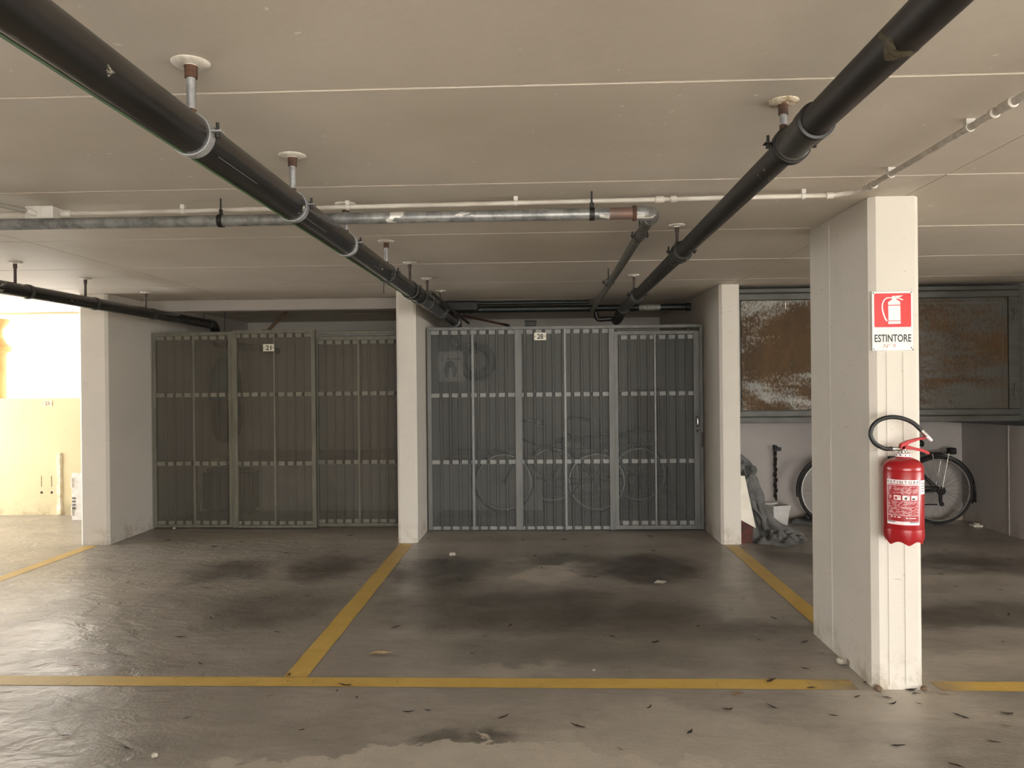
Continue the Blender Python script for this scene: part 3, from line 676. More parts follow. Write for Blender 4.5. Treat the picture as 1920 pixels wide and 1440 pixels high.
obj('pull_tab', G().box(2.118, 2.124, YC - .002, YC + .006, 2.02, 2.075), m_board, dl)
for z in (1.30, 1.945):
    h = obj('hinge', G().lathe([(.010, z - .055), (.010, z - .002), (.011, z), (.010, z + .002), (.010, z + .055)], (4.055, YC - .012, 0), 10), m_cabf, cab, smooth=40)
    obj('hinge_leaf', G().box(4.035, 4.075, YC - .009, YC - .003, z - .05, z + .05), m_cabf, h)
obj('dark_wedge', G().add([(3.4, YC + .02, 1.03), (4.148, YC + .02, 1.03), (4.148, YC + .02, .985), (3.4, 7.5, 1.03), (4.148, 7.5, 1.03), (4.148, 7.5, .985)], [(0, 2, 1), (3, 4, 5), (0, 1, 4, 3), (1, 2, 5, 4), (0, 3, 5, 2)]), m_black, cab)  # thin black wedge below the right end of the cabinet

# ------------------------------------------------------------------ extinguisher sign
sg = thing('extinguisher_sign', 'white and red ESTINTORE sign with fire extinguisher symbol on the near pillar', 'sign', (1.58, 3.525, 1.66))
sx0, sx1, sz0, sz1, sy = 1.4905, 1.671, 1.529, 1.795, 3.522
pl_ = obj('sign_plate', G().box(sx0, sx1, sy, sy + .0045, sz0, sz1), m_signwhite, sg, .001)
def rrect(x0, x1, z0, z1, r, k=5):
    p = []
    for cx, cz, a in ((x1 - r, z1 - r, 0), (x0 + r, z1 - r, 90), (x0 + r, z0 + r, 180), (x1 - r, z0 + r, 270)):
        for i in range(k + 1): t = math.radians(a + 90 * i / k); p.append((cx + r * math.cos(t), cz + r * math.sin(t)))
    return p
rx0, rx1, rz0, rz1 = 1.5005, 1.663, 1.634, 1.786
panel = obj('red_panel', G().prism(rrect(rx0, rx1, rz0, rz1, .006), sy - .0008, sy + .0005), m_signred, sg)
def sp(px, pz): return (rx0 + (px - 210) / 640 * (rx1 - rx0), rz1 - (pz - 185) / 617 * (rz1 - rz0))   # pictogram grid to metres
def pic(nm, pts, d=.0016): obj(nm, G().prism([sp(*p) for p in pts], sy - d, sy - .0006), m_signwhite, panel)
pic('symbol_body', [(452, 410), (662, 410), (665, 680), (455, 682)])
pic('symbol_base', [(452, 694), (667, 692), (667, 742), (452, 745)])
pic('symbol_shoulder', [(450, 395), (450, 345), (520, 300), (520, 235), (583, 232), (583, 275), (600, 300), (662, 340), (662, 395)])
pic('symbol_lever', [(570, 232), (715, 225), (660, 258), (570, 258)])
pic('symbol_nozzle', [(578, 262), (620, 258), (715, 300), (704, 318), (630, 285), (578, 283)])
hs = smooth_path([(520, 0, 268), (440, 0, 268), (385, 0, 305), (355, 0, 375), (348, 0, 450), (365, 0, 540), (398, 0, 640), (428, 0, 690)], 4)
rows = []
for i, p in enumerate(hs):
    d = (hs[min(i + 1, len(hs) - 1)] - hs[max(i - 1, 0)]).normalized(); nn = Vector((-d.z, 0, d.x)) * (9 + 5 * i / len(hs))
    a, b = sp(p.x + nn.x, p.z + nn.z), sp(p.x - nn.x, p.z - nn.z); rows.append([(a[0], sy - .0016, a[1]), (b[0], sy - .0016, b[1])])
obj('symbol_hose', G().strip(rows), m_signwhite, panel)
text('lettering', 'ESTINTORE', 1.501, 1.663, 1.567, 1.6015, sy - .0008, m_ink, sg, wide=.018)
text('handwritten_number', 'N° 9', 1.540, 1.592, 1.541, 1.559, sy - .0008, m_inkred, sg, .15)
for x, z in ((1.497, 1.788), (1.664, 1.789), (1.497, 1.536), (1.6635, 1.5405), (1.670, 1.532)):
    obj('screw', G().lathe([(.0032, sy + .001), (.0032, sy - .0015), (.001, sy - .0022)], (x, 0, z), 8, 'y'), m_screw, sg)

# ------------------------------------------------------------------ fire extinguisher
EX, EY, EZ, ER = 1.577, 3.425, .682, .0815
fe = thing('fire_extinguisher', 'red fire extinguisher with looped black hose hung on the near pillar', 'fire extinguisher', (EX, EY, EZ))
def ez(h): return EZ + h
prof = [(.070, .03), (.079, .036), (ER, .05), (ER, .058), (ER - .001, .060), (ER, .062), (ER, .318), (ER - .0015, .321), (ER - .0005, .324), (ER - .001, .335), (ER - .008, .352), (ER - .022, .364), (.040, .373), (.030, .376), (.028, .383)]
obj('cylinder_body', G().lathe([(r, ez(h)) for r, h in prof], (EX, EY, 0), 48), m_red, fe, smooth=35)
g = G(); n = 60; rings = []
for k in range(4):
    ring = []
    for j in range(n):
        a = 2 * PI * j / n; sc = (.5 + .5 * math.cos(6 * a + .9)) ** .7 * .016
        r = (ER + .0008, ER + .0012, ER - .008, ER - .012)[k]; h = (.07, .034, .002 + sc, .010 + sc)[k]
        ring.append((EX + r * math.cos(a), EY + r * math.sin(a), ez(h)))
    rings.append(ring)
g.ring_tube(rings, False, False); obj('scalloped_base', g, m_red, fe, smooth=60)
obj('neck_collar', G().lathe([(.029, ez(.379)), (.032, ez(.381)), (.031, ez(.393)), (.026, ez(.396))], (EX, EY, 0), 28), m_labelwhite, fe, smooth=40)
for k in range(10):
    a = 2 * PI * k / 10 + .2; cxn, cyn = EX + .0315 * math.cos(a), EY + .0315 * math.sin(a)
    obj('collar_notch', G().tube([(cxn - .002 * math.cos(a), cyn - .002 * math.sin(a), ez(.387)), (cxn + .0008 * math.cos(a), cyn + .0008 * math.sin(a), ez(.387))], .003, 6), m_ink, fe)
va = obj('valve_body', G().lathe([(.018, ez(.388)), (.018, ez(.405)), (.014, ez(.407)), (.014, ez(.425)), (.008, ez(.427))], (EX, EY, 0), 20), m_brass, fe, smooth=35)
obj('outlet', G().lathe([(.009, EX - .045), (.009, EX)], (0, EY, ez(.413)), 12, 'x'), m_brass, va, smooth=40)
obj('safety_ring', G().torus((EX - .010, EY - .024, ez(.396)), .013, .002, 16, 6, 'y'), m_chrome, fe, smooth=60)
def blade(nm, pts, w, y0=EY - .014, y1=EY + .010):
    P = [Vector((p[0], 0, p[1])) for p in pts]; up = []; dn = []
    for i, p in enumerate(P):
        d = (P[min(i + 1, len(P) - 1)] - P[max(i - 1, 0)]).normalized(); q = Vector((-d.z, 0, d.x)) * (w[i] if isinstance(w, list) else w)
        up.append((p.x + q.x, p.z + q.z)); dn.append((p.x - q.x, p.z - q.z))
    obj(nm, G().prism(up + dn[::-1], y0, y1), m_leverred, fe, .0015)
blade('upper_lever', [(EX - .008, ez(.412)), (EX - .004, ez(.428)), (EX + .020, ez(.443)), (EX + .06, ez(.455)), (EX + .105, ez(.4625))], [.010, .011, .007, .005, .004])
blade('carry_handle', [(EX - .010, ez(.416)), (EX + .012, ez(.421)), (EX + .045, ez(.414)), (EX + .085, ez(.405)), (EX + .108, ez(.392))], [.007, .009, .006, .006, .005])
hp = smooth_path([(EX - .052, EY - .005, ez(.414)), (EX - .085, EY - .012, ez(.416)), (EX - .128, EY - .018, ez(.440)), (EX - .147, EY - .02, ez(.476)), (EX - .137, EY - .02, ez(.515)), (EX - .105, EY - .02, ez(.542)), (EX - .06, EY - .02, ez(.553)), (EX - .01, EY - .02, ez(.547)), (EX + .035, EY - .02, ez(.527)), (EX + .072, EY - .02, ez(.492))], 6)
ho = obj('hose', G().tube(hp, .0094, 14), m_hose, fe, smooth=50)
obj('hose_coupling', G().tube([hp[0], (EX - .030, EY, ez(.413))], .0105, 12), m_chrome, ho, smooth=40)
e = hp[-1]; d = (hp[-1] - hp[-3]).normalized()
obj('hose_ferrule', G().tube([e - d * .004, e + d * .030], .0098, 12), m_chrome, ho, smooth=40)
obj('nozzle', G().tube([e + d * .028, e + d * .045, e + d * .06], [.0075, .0075, .006], 12), m_labelwhite, ho, smooth=40)
obj('wall_bracket', G().box(EX - .02, EX + .02, EY + .06, 3.532, ez(.33), ez(.372)), m_black, fe, .002)
# printed label wrapped on the cylinder; angle 0 faces the viewer side (-Y)
def wrap(nm, u0, u1, z0, z1, mat, lift, parent=fe, k=14):
    rr = ER + lift; rows = []
    for z in (z0, z1): rows.append([(EX + rr * math.sin(u0 + (u1 - u0) * i / k), EY - rr * math.cos(u0 + (u1 - u0) * i / k), z) for i in range(k + 1)])
    return obj(nm, G().strip(rows), mat, parent, smooth=60)
def wraptext(nm, body, u0, u1, z0, z1, mat, lift, parent, wide=0):
    vs, fs = text_raw(body, wide); rr = ER + lift
    obj(nm, G().add([(EX + rr * math.sin(u0 + a * (u1 - u0)), EY - rr * math.cos(u0 + a * (u1 - u0)), z0 + b * (z1 - z0)) for a, b in vs], fs), mat, parent, fix=False)
LZ0, LZ1 = .775, .968
U0, U1 = -1.30, .40
def U(t): return U0 + (U1 - U0) * t
def Z(t): return LZ1 - (LZ1 - LZ0) * t
lab = wrap('printed_label', U0, U1, LZ0, LZ1, m_labelwhite, .0006); lab['label'] = 'white and dark red instruction label headed ESTINTORE'
wrap('red_field', U(.02), U(.98), Z(.925), Z(.125), m_labelred, .0009, lab)
wraptext('lettering', 'E S T I N T O R E', U(.03), U(.97), Z(.082), Z(.022), m_ink, .0010, lab, .02)
wrap('small_print', U(.06), U(.96), Z(.112), Z(.092), m_labeltext, .0010, lab)
wrap('small_print', U(.22), U(.95), Z(.32), Z(.14), m_labeltext, .0012, lab)
wrap('small_print', U(.04), U(.17), Z(.42), Z(.15), m_labeltext, .0012, lab)
wrap('small_print', U(.03), U(.97), Z(.78), Z(.47), m_labeltext, .0012, lab)
wrap('rule', U(.03), U(.97), Z(.795), Z(.785), m_labelwhite, .0012, lab)
for k in range(3):
    u = .24 + k * .245; s_ = wrap('fire_class_symbol', U(u), U(u + .2), Z(.45), Z(.345), m_labelwhite, .0014, lab, 5)
    if k == 0: wrap('symbol_mark', U(u + .03), U(u + .10), Z(.43), Z(.375), m_labelred, .0016, s_, 3); wraptext('letter', 'A', U(u + .12), U(u + .18), Z(.40), Z(.352), m_labelred, .0016, s_)
    if k == 1: wrap('symbol_mark', U(u + .06), U(u + .13), Z(.435), Z(.385), m_ink, .0016, s_, 3); wraptext('letter', 'B', U(u + .13), U(u + .18), Z(.385), Z(.352), m_labelred, .0016, s_)
    if k == 2: wrap('symbol_mark', U(u + .03), U(u + .11), Z(.44), Z(.40), m_ink, .0016, s_, 3); wraptext('letter', 'C', U(u + .12), U(u + .18), Z(.395), Z(.352), m_labelred, .0016, s_)
for a, b, c_, d_ in ((.14, .20, .84, .815), (.25, .29, .845, .815), (.34, .43, .845, .82), (.66, .86, .855, .838), (.58, .63, .855, .835)):
    wrap('print_mark', U(a), U(b), Z(c_), Z(d_), m_labelwhite, .0012, lab, 3)
for a, b in ((.02, .28), (.68, .97)): wrap('print_bar', U(a), U(b), Z(.948), Z(.932), m_ink, .0012, lab, 4)
sl = wrap('inspection_tag', .47, 1.05, .905, .965, m_labelwhite, .0006)
for k in range(4): wrap('print_line', .52, .95, .917 + k * .011, .920 + k * .011, m_grey, .0009, sl, 4)

# ------------------------------------------------------------------ bicycles
def bicycle(label, loc, crate=False):
    t = thing('bicycle', label, 'bicycle', loc); ox, oy, oz = loc
    def T(pts): return [(ox + p[0], oy + p[1], oz + p[2]) for p in pts]
    rw = .33; hubs = {-1: (-.5, 0, rw), 1: (.5, 0, rw)}
    for s, nm in ((-1, 'front_wheel'), (1, 'rear_wheel')):
        c = (ox + hubs[s][0], oy, oz + rw)
        w = obj(nm, G().torus(c, rw - .014, .014, 56, 10), m_tyre, t, smooth=60)
        obj('rim', G().torus(c, rw - .035, .009, 56, 6, flat=1.3), m_rim, w, smooth=60)
        g = G()
        for k in range(28):
            a = 2 * PI * k / 28; sgn = 1 if k % 2 else -1; a2 = a + sgn * .35 * (1 if k % 4 < 2 else -1)
            g.tube([(c[0] + .02 * math.cos(a2), c[1] + sgn * .03, c[2] + .02 * math.sin(a2)), (c[0] + (rw - .04) * math.cos(a), c[1], c[2] + (rw - .04) * math.sin(a))], .0013, 4, caps=False)
        sp_ = obj('spokes', g, m_rim, w)
        obj('hub', G().lathe([(.010, c[1] - .05), (.022, c[1] - .035), (.015, c[1] - .03), (.015, c[1] + .03), (.022, c[1] + .035), (.010, c[1] + .05)], (c[0], 0, c[2]), 14, 'y'), m_chrome, w, smooth=30)
        a0, a1 = (math.radians(40), math.radians(190)) if s < 0 else (math.radians(-22), math.radians(150))
        obj('mudguard', G().torus(c, rw + .012, .006, 26, 8, a0=a0, a1=a1, flat=4.0), m_bikeframe, t, smooth=60)
    bb = (.04, 0, .29); st = (.20, 0, .70); hd_t = (-.33, 0, .80); hd_b = (-.36, 0, .66)
    g = G()
    for a, b, r in ((bb, st, .016), (hd_b, bb, .018), (hd_t, (.17, 0, .62), .014), (hd_t, hd_b, .019)): g.tube(T([a, b]), r, 10)
    for y in (-.05, .05):
        g.tube(T([(bb[0], y * .5, bb[2]), (.5, y, rw)]), .009, 8); g.tube(T([(.18, y * .3, .66), (.5, y, rw)]), .008, 8)
    obj('frame', g, m_bikeframe, t, smooth=50)
    g = G()
    for y in (-.045, .045): g.tube(smooth_path(T([(-.365, y * .6, .65), (-.40, y, .52), (-.5, y, rw)]), 5), .010, 8)
    obj('fork', g, m_bikeframe, t, smooth=50)
    obj('seat_post', G().tube(T([(.19, 0, .69), (.215, 0, .77)]), .012, 10), m_chrome, t, smooth=40)
    rows = []
    for x, w, z in ((.06, .010, .785), (.08, .018, .80), (.16, .03, .80), (.24, .06, .80), (.30, .085, .81), (.335, .08, .81), (.35, .05, .80)):
        rows.append(T([(x, w * math.cos(a), z - .02 + .028 * math.sin(a) * (1 if math.sin(a) > 0 else 1.3)) for a in [2 * PI * k / 12 for k in range(12)]]))
    obj('saddle', G().ring_tube(rows), m_saddle, t, smooth=60)
    hb = obj('handlebar', G().tube(smooth_path(T([(-.10, -.19, .97), (-.20, -.20, .98), (-.30, -.15, .985), (-.335, -.05, .96), (-.335, .05, .96), (-.30, .15, .985), (-.20, .20, .98), (-.10, .19, .97)]), 6), .011, 10), m_chrome, t, smooth=50)
    obj('stem', G().tube(T([(-.33, 0, .79), (-.335, 0, .965)]), .012, 10), m_chrome, t, smooth=40)
    for y in (-1, 1): obj('grip', G().tube(T([(-.07, y * .188, .968), (-.17, y * .198, .979)]), .016, 10), m_hose, hb, smooth=40)
    g = G()
    for y in (-.055, .055): g.tube(T([(.24, y, .685), (.64, y, .685)]), .005, 6)
    for x in (.30, .40, .50, .60): g.tube(T([(x, -.055, .685), (x, .055, .685)]), .004, 6)
    rk = obj('luggage_rack', g, m_bikeframe, t, smooth=50)
    for y in (-.06, .06):
        for x in (.42, .575): obj('rack_stay', G().tube(T([(x, y, .685), (.5 + (x - .5) * .15, y, rw + .02)]), .0055, 6), m_rim, rk, smooth=50)
    obj('tail_light', G().box(ox + .60, ox + .66, oy - .04, oy + .04, oz + .675, oz + .735), m_black, rk, .006)
    obj('mudguard_flap', G().add([(ox + .815, oy - .02, oz + .40), (ox + .835, oy - .02, oz + .40), (ox + .87, oy - .02, oz + .21), (ox + .845, oy - .02, oz + .21), (ox + .815, oy + .02, oz + .40), (ox + .835, oy + .02, oz + .40), (ox + .87, oy + .02, oz + .21), (ox + .845, oy + .02, oz + .21)], [(0, 1, 2, 3), (7, 6, 5, 4), (0, 4, 5, 1), (1, 5, 6, 2), (2, 6, 7, 3), (3, 7, 4, 0)]), m_black, t, .004)
    obj('brake_cable', G().tube(smooth_path(T([(.36, -.065, .70), (.46, -.07, .72), (.56, -.07, .66), (.61, -.06, .60)]), 5), .003, 6), m_rim, t)
    cr = obj('crank_set', G().lathe([(.001, oy - .062), (.09, oy - .062), (.09, oy - .056), (.001, oy - .056)], (ox + bb[0], 0, oz + bb[2]), 28, 'y'), m_black, t, smooth=30)
    for s, y in ((1, -.075), (-1, .065)):
        obj('crank_arm', G().tube(T([(bb[0], y, bb[2]), (bb[0] + s * .15, y, bb[2] - s * .07)]), .009, 8), m_chrome, cr, smooth=40)
        obj('pedal', G().box(ox + bb[0] + s * .15 - .04, ox + bb[0] + s * .15 + .04, oy + y + (-.09 if y < 0 else .01), oy + y + (-.01 if y < 0 else .09), oz + bb[2] - s * .07 - .01, oz + bb[2] - s * .07 + .012), m_black, cr, .004)
    ch = G().tube(T([(bb[0], -.059, bb[2] + .088), (.5, -.059, rw + .035)]), .006, 6).tube(T([(bb[0], -.059, bb[2] - .088), (.46, -.059, rw - .13)]), .006, 6)
    obj('chain', ch, m_black, t)
    obj('sprocket', G().lathe([(.001, oy - .064), (.042, oy - .064), (.042, oy - .050), (.001, oy - .050)], (ox + .5, 0, oz + rw), 20, 'y'), m_black, t, smooth=30)
    dx = obj('derailleur', G().box(ox + .475, ox + .505, oy - .075, oy - .05, oz + rw - .11, oz + rw - .02), m_black, t, .004)
    obj('jockey_wheel', G().lathe([(.001, oy - .068), (.022, oy - .068), (.022, oy - .058), (.001, oy - .058)], (ox + .500, 0, oz + rw - .125), 14, 'y'), m_black, dx)
    obj('kick_stand', G().tube(T([(.30, .04, .30), (.36, .16, .004)]), .008, 8), m_black, t, smooth=40)
    if crate:
        c = obj('rear_basket', G().box(ox + .36, ox + .64, oy - .12, oy + .12, oz + .695, oz + .83), m_black, t, .006)
    return t
bicycle('dark city bicycle with rear rack against the wall behind the near pillar', (3.30, 7.54, 0))
b1 = bicycle('bicycle with rear basket seen through the mesh of gate 28', (.085, 8.30, 0), True)
b2 = copy_tree(b1); b2.location = (.62, 8.95, 0); b2['label'] = 'second bicycle further back behind gate 28, its saddle near the door'

# ------------------------------------------------------------------ things stored behind the gates
sh = thing('paper_sheet', 'pale printed sheet fixed behind the upper left mesh of gate 28', 'poster', (-.87, YG + .03, 1.56))
obj('sheet', G().box(-.985, -.743, YG + .006, YG + .010, 1.417, 1.709), m_paper, sh)
text('numeral', '2', -.962, -.930, 1.622, 1.665, YG + .0055, m_grey, sh)
for k, (a, b) in enumerate(((-.90, -.85), (-.84, -.80), (-.79, -.76))): obj('faded_print', G().box(a, b, YG + .0052, YG + .006, 1.628, 1.640), m_grey, sh)
obj('faded_figure', G().prism([(-.91, 1.46), (-.93, 1.53), (-.905, 1.60), (-.865, 1.62), (-.825, 1.60), (-.80, 1.53), (-.82, 1.46), (-.84, 1.46), (-.845, 1.55), (-.885, 1.55), (-.89, 1.46)], YG + .0052, YG + .006), m_grey, sh)
ty = thing('tyre', 'dark tyre hanging on the back wall behind the upper left of gate 28', 'tyre', (-.83, 9.88, 1.68))
obj('carcass', G().torus((-.83, 9.88, 1.68), .19, .055, 40, 12), m_tyre, ty, smooth=60)
g = G()
for k in range(40):
    a = 2 * PI * k / 40; g.tube([(-.83 + .246 * math.cos(a), 9.85, 1.68 + .246 * math.sin(a)), (-.83 + .246 * math.cos(a + .05), 9.91, 1.68 + .246 * math.sin(a + .05))], .006, 4)
o = obj('tread', g, m_tyre, ty); 
obj('wall_hook', G().tube([(-.83, 9.96, 1.80), (-.83, 9.83, 1.80), (-.83, 9.81, 1.84)], .012, 8), m_black, ty)
cp = thing('cupboard', 'reddish brown tall cupboard dimly seen behind the door of gate 28', 'cupboard', (1.36, 9.7, 0))
obj('body', G().box(1.18, 1.52, 9.55, 9.945, 0, 1.30), m_cup, cp, .004)
for x0, x1, hx in ((1.19, 1.348, 1.335), (1.352, 1.51, 1.365)):
    dd = obj('door', G().box(x0, x1, 9.535, 9.55, .06, 1.28), m_cup, cp, .003)
    obj('knob', G().lathe([(.006, 9.535), (.012, 9.52), (.004, 9.512)], (hx, 0, .7), 10, 'y'), m_brass, dd)
bg = thing('hanging_bag', 'blue-green sack hanging behind the left leaf of gate 21', 'bag', (-4.02 + .0, 9.0, 1.2)) if False else thing('hanging_bag', 'blue-green sack hanging behind the left leaf of gate 21', 'bag', (-3.62, 8.35, 1.2))
BX, BY = -3.50, 8.40; rings = []
for z, w, d in ((1.73, .015, .012), (1.715, .05, .03), (1.66, .10, .07), (1.58, .145, .09), (1.45, .165, .10), (1.32, .17, .11), (1.25, .16, .11)):
    rings.append([(BX + (w + .012 * math.sin(5 * a + z * 9)) * math.cos(a), BY + d * math.sin(a), z) for a in [2 * PI * k / 24 for k in range(24)]])
obj('upper_sack', G().ring_tube(rings), m_bag, bg, smooth=60)
rings = []
for z, w, d in ((1.25, .16, .11), (1.15, .165, .12), (1.0, .16, .12), (.88, .14, .11), (.80, .10, .08), (.775, .04, .04)):
    rings.append([(BX + .01 + (w + .010 * math.sin(4 * a + z * 8)) * math.cos(a), BY + d * math.sin(a), z) for a in [2 * PI * k / 24 for k in range(24)]])
obj('lower_sack', G().ring_tube(rings), m_bagdark, bg, smooth=60)
obj('hanging_cord', G().tube([(BX, BY, 1.72), (BX, BY, HC)], .004, 6), m_hose, bg)
sc = thing('suitcase', 'slate grey suitcase standing behind the lower part of gate 21', 'suitcase', (-3.38, 8.2, 0))
obj('shell', G().box(-3.66, -3.10, 8.12, 8.34, .04, .50), m_case, sc, .04, seg=3, smooth=40)
obj('metal_edge', G().tube(smooth_path([(-3.665, 8.115, .30), (-3.665, 8.113, .12), (-3.65, 8.113, .055), (-3.60, 8.113, .035)], 5), .006, 8), m_chrome, sc, smooth=50)
for z in (.06, .485): obj('trim_strip', G().box(-3.20, -3.02, 8.105, 8.118, z - .006, z + .006), m_chrome, sc, .002)
for x in (-3.6, -3.16): obj('wheel', G().lathe([(.022, 8.15), (.022, 8.19)], (x, 0, .022), 14, 'y'), m_hose, sc)
obj('carry_handle', G().tube(smooth_path([(-3.46, 8.23, .50), (-3.45, 8.23, .53), (-3.38, 8.23, .535), (-3.31, 8.23, .53), (-3.30, 8.23, .50)], 5), .010, 8), m_hose, sc, smooth=50)

# ------------------------------------------------------------------ clutter in the right bay
tb = thing('board', 'off-white board leaning beside the right slim pillar under the grey cover', 'board', (1.76, 6.70, 0))
obj('panel', G().add([(1.706, 6.690, .20), (1.832, 6.690, .13), (1.742, 6.690, .58), (1.706, 6.690, .58), (1.706, 6.705, .20), (1.832, 6.705, .13), (1.742, 6.705, .58), (1.706, 6.705, .58)],
    [(0, 1, 2, 3), (7, 6, 5, 4), (0, 4, 5, 1), (1, 5, 6, 2), (2, 6, 7, 3), (3, 7, 4, 0)]), m_board, tb)
fs_ = obj('foot_strip', G().add([(1.706, 6.688, .0), (1.80, 6.688, .0), (1.81, 6.688, .14), (1.706, 6.688, .20), (1.706, 6.708, .0), (1.80, 6.708, .0), (1.81, 6.708, .14), (1.706, 6.708, .20)],
    [(0, 1, 2, 3), (7, 6, 5, 4), (0, 4, 5, 1), (1, 5, 6, 2), (2, 6, 7, 3), (3, 7, 4, 0)]), m_orange, tb); fs_['label'] = 'dark rust red lower strip'
def blob(cx, cy, rx, ry, h, seed, n=28, m=8, k=.18):
    rr = random.Random(seed); ph = [rr.uniform(0, 6.28) for _ in range(5)]; rings = []
    for i in range(m + 1):
        t = i / m; s = math.cos(t * PI / 2) ** .6 if t < 1 else .02; z = h * math.sin(t * PI / 2)
        rings.append([(cx + rx * s * (1 + k * math.sin(3 * a + ph[0] + t * 2) + k * .6 * math.sin(7 * a + ph[1] - t * 3)) * math.cos(a), cy + ry * s * (1 + k * math.sin(4 * a + ph[2]) + k * .5 * math.sin(9 * a + ph[3] + t * 4)) * math.sin(a),
                       z * (1 + k * .8 * math.sin(5 * a + ph[4])) + .001) for a in [2 * PI * j / n for j in range(n)]])
    return G().ring_tube(rings)
# grey cover: a hanging swag that falls into a puddle on the floor
tr = thing('tarpaulin', 'grey crumpled vehicle cover slumped on the floor beside the right slim pillar', 'cover', (1.9, 6.9, 0))
rt = random.Random(11); rings = []
path = [(1.738, 7.03, .77, .028, .04), (1.745, 7.02, .72, .05, .06), (1.785, 7.00, .64, .085, .08), (1.80, 6.98, .56, .085, .08), (1.82, 6.97, .48, .085, .08), (1.85, 6.96, .40, .085, .08), (1.885, 6.94, .30, .085, .08), (1.92, 6.92, .20, .10, .09), (1.95, 6.90, .12, .14, .12), (1.985, 6.87, .06, .20, .15), (2.0, 6.86, .002, .22, .17)]
NN = 96
for i in range(len(path) - 1):
    for q in range(4):
        t = q / 4; a_, b_ = path[i], path[i + 1]; cx, cy, z, rx, ry = [a_[k] * (1 - t) + b_[k] * t for k in range(5)]
        ring = []
        for j in range(NN):
            a = 2 * PI * j / NN
            fold = .22 * math.sin(5 * a + 1.1 + z * 3.0) + (.16 * math.sin(9 * a - z * 7 + .6)) + .09 * math.sin(16 * a + z * 12) + .05 * math.sin(z * 40 + 3 * a)
            ring.append((max(1.712, cx + rx * (1 + fold) * math.cos(a)), cy + .02 + ry * (1 + fold) * math.sin(a), max(.003, z + .012 * math.sin(6 * a + z * 21))))
        rings.append(ring)
obj('draped_cloth', G().ring_tube(rings), m_tarp, tr, smooth=75)
g = G(); NR, NA = 16, 90; rows = []
for i in range(NR + 1):
    t = i / NR; row = []
    for j in range(NA + 1):
        a = 2 * PI * j / NA; rr_ = t * (1 + .10 * math.sin(3 * a + .5) + .06 * math.sin(7 * a))
        h = (1 - t ** 3) * (.055 + .022 * math.sin(4 * a + t * 7) + .018 * math.sin(9 * a - t * 9) + .014 * math.sin(15 * t + 2 * a) + .01 * math.sin(21 * a + 11 * t))
        row.append((2.035 + .25 * rr_ * math.cos(a), 6.77 + .20 * rr_ * math.sin(a), max(.003, h + .003)))
    rows.append(row)
g.strip(rows); obj('floor_puddle', g, m_tarp, tr, smooth=75)
sw = smooth_path([(1.75, 6.94, .60), (1.80, 6.90, .66), (1.862, 6.89, .635), (1.855, 6.88, .57), (1.80, 6.86, .52), (1.785, 6.86, .44), (1.83, 6.85, .34), (1.89, 6.82, .24), (1.95, 6.78, .10)], 6)
obj('swag_fold', G().tube([p + Vector((.008 * math.sin(i * .9), 0, 0)) for i, p in enumerate(sw)], [.020 + .012 * math.sin(i * .55) for i in range(len(sw))], 12), m_tarp, tr, smooth=75)
sw = smooth_path([(1.84, 6.95, .55), (1.88, 6.90, .40), (1.925, 6.86, .25), (1.975, 6.82, .11), (2.02, 6.74, .05)], 6)
obj('swag_fold', G().tube(sw, [.018 + .012 * math.sin(i * .5 + 1) for i in range(len(sw))], 12), m_tarp, tr, smooth=75)
bk = thing('bucket', 'square white plastic bucket beside the grey cover near the back wall', 'bucket', (2.245, 7.5, 0))
def taper(cx, cy, z0, z1, a0, a1, th=.006):
    o_ = [[(cx + (sx * .94 - sy_ * .34) * a, cy + (sx * .34 + sy_ * .94) * a, z) for sx, sy_ in ((-1, -1), (1, -1), (1, 1), (-1, 1))] for a, z in ((a0, z0), (a1, z1), (a1 - th, z1), (a0 - th, z0 + th))]
    g = G(); g.ring_tube(o_, False, True); return g
obj('tub', taper(2.245, 7.50, .0, .205, .075, .095), m_bucket, bk, .004)
obj('rim_band', taper(2.245, 7.50, .155, .205, .094, .1, .006), m_bucket, bk, .002)
cn = thing('chain', 'dark metal chain hanging down the back wall above the white bucket', 'chain', (2.315, 7.74, .75))
obj('wall_peg', G().tube([(2.315, 7.772, .742), (2.315, 7.70, .742)], .016, 10).box(2.30, 2.365, 7.70, 7.735, .70, .735), m_black, cn)
lk = G().torus((0, 0, 0), .014, .006, 14, 6)
first = None
for k in range(20):
    z = .722 - k * .026
    if first is None:
        first = obj('chain_link', G().torus((2.317, 7.735, z), .015, .0065, 14, 6), m_chain, cn, smooth=60)
        vz = [v.co.copy() for v in first.data.vertices]; c0 = Vector((2.317, 7.735, z)) - Vector(cn.location)
        for v in first.data.vertices: v.co -= c0
        first.location = c0; first.scale = (1, 1, 1.3)
    else:
        o = first.copy(); COL.objects.link(o); o.location = c0 + Vector((.004 * math.sin(k * 1.7), -.004 * (k % 2), -k * .026)); o.rotation_euler = (0, 0, PI / 2 if k % 2 else .5)
bm_ = thing('rag_heap', 'black rag heap on the floor against the back wall right of the bucket', 'cloth', (2.65, 7.6, 0))
obj('folds', blob(2.60, 7.62, .19, .055, .055, 8, k=.25), m_saddle, bm_, smooth=70)
obj('upper_fold', blob(2.62, 7.63, .07, .04, .085, 9, k=.25), m_saddle, bm_, smooth=70)
# white slotted panel behind the left pillar
wp = thing('plastic_panel', 'white slotted plastic panel standing half hidden behind the left pillar', 'panel', (-4.86, 7.9, 0))
obj('board', G().box(-4.945, -4.60, 7.90, 7.93, .0, .50), m_whiteplastic, wp, .004)
for k in range(4): obj('slot', G().box(-4.938, -4.905, 7.895, 7.902, .12 + k * .035, .14 + k * .035), m_grey, wp)
for k in range(2): obj('edge_rib', G().box(-4.947, -4.935, 7.89, 7.935, .05 + k * .3, .15 + k * .3), m_whiteplastic, wp)

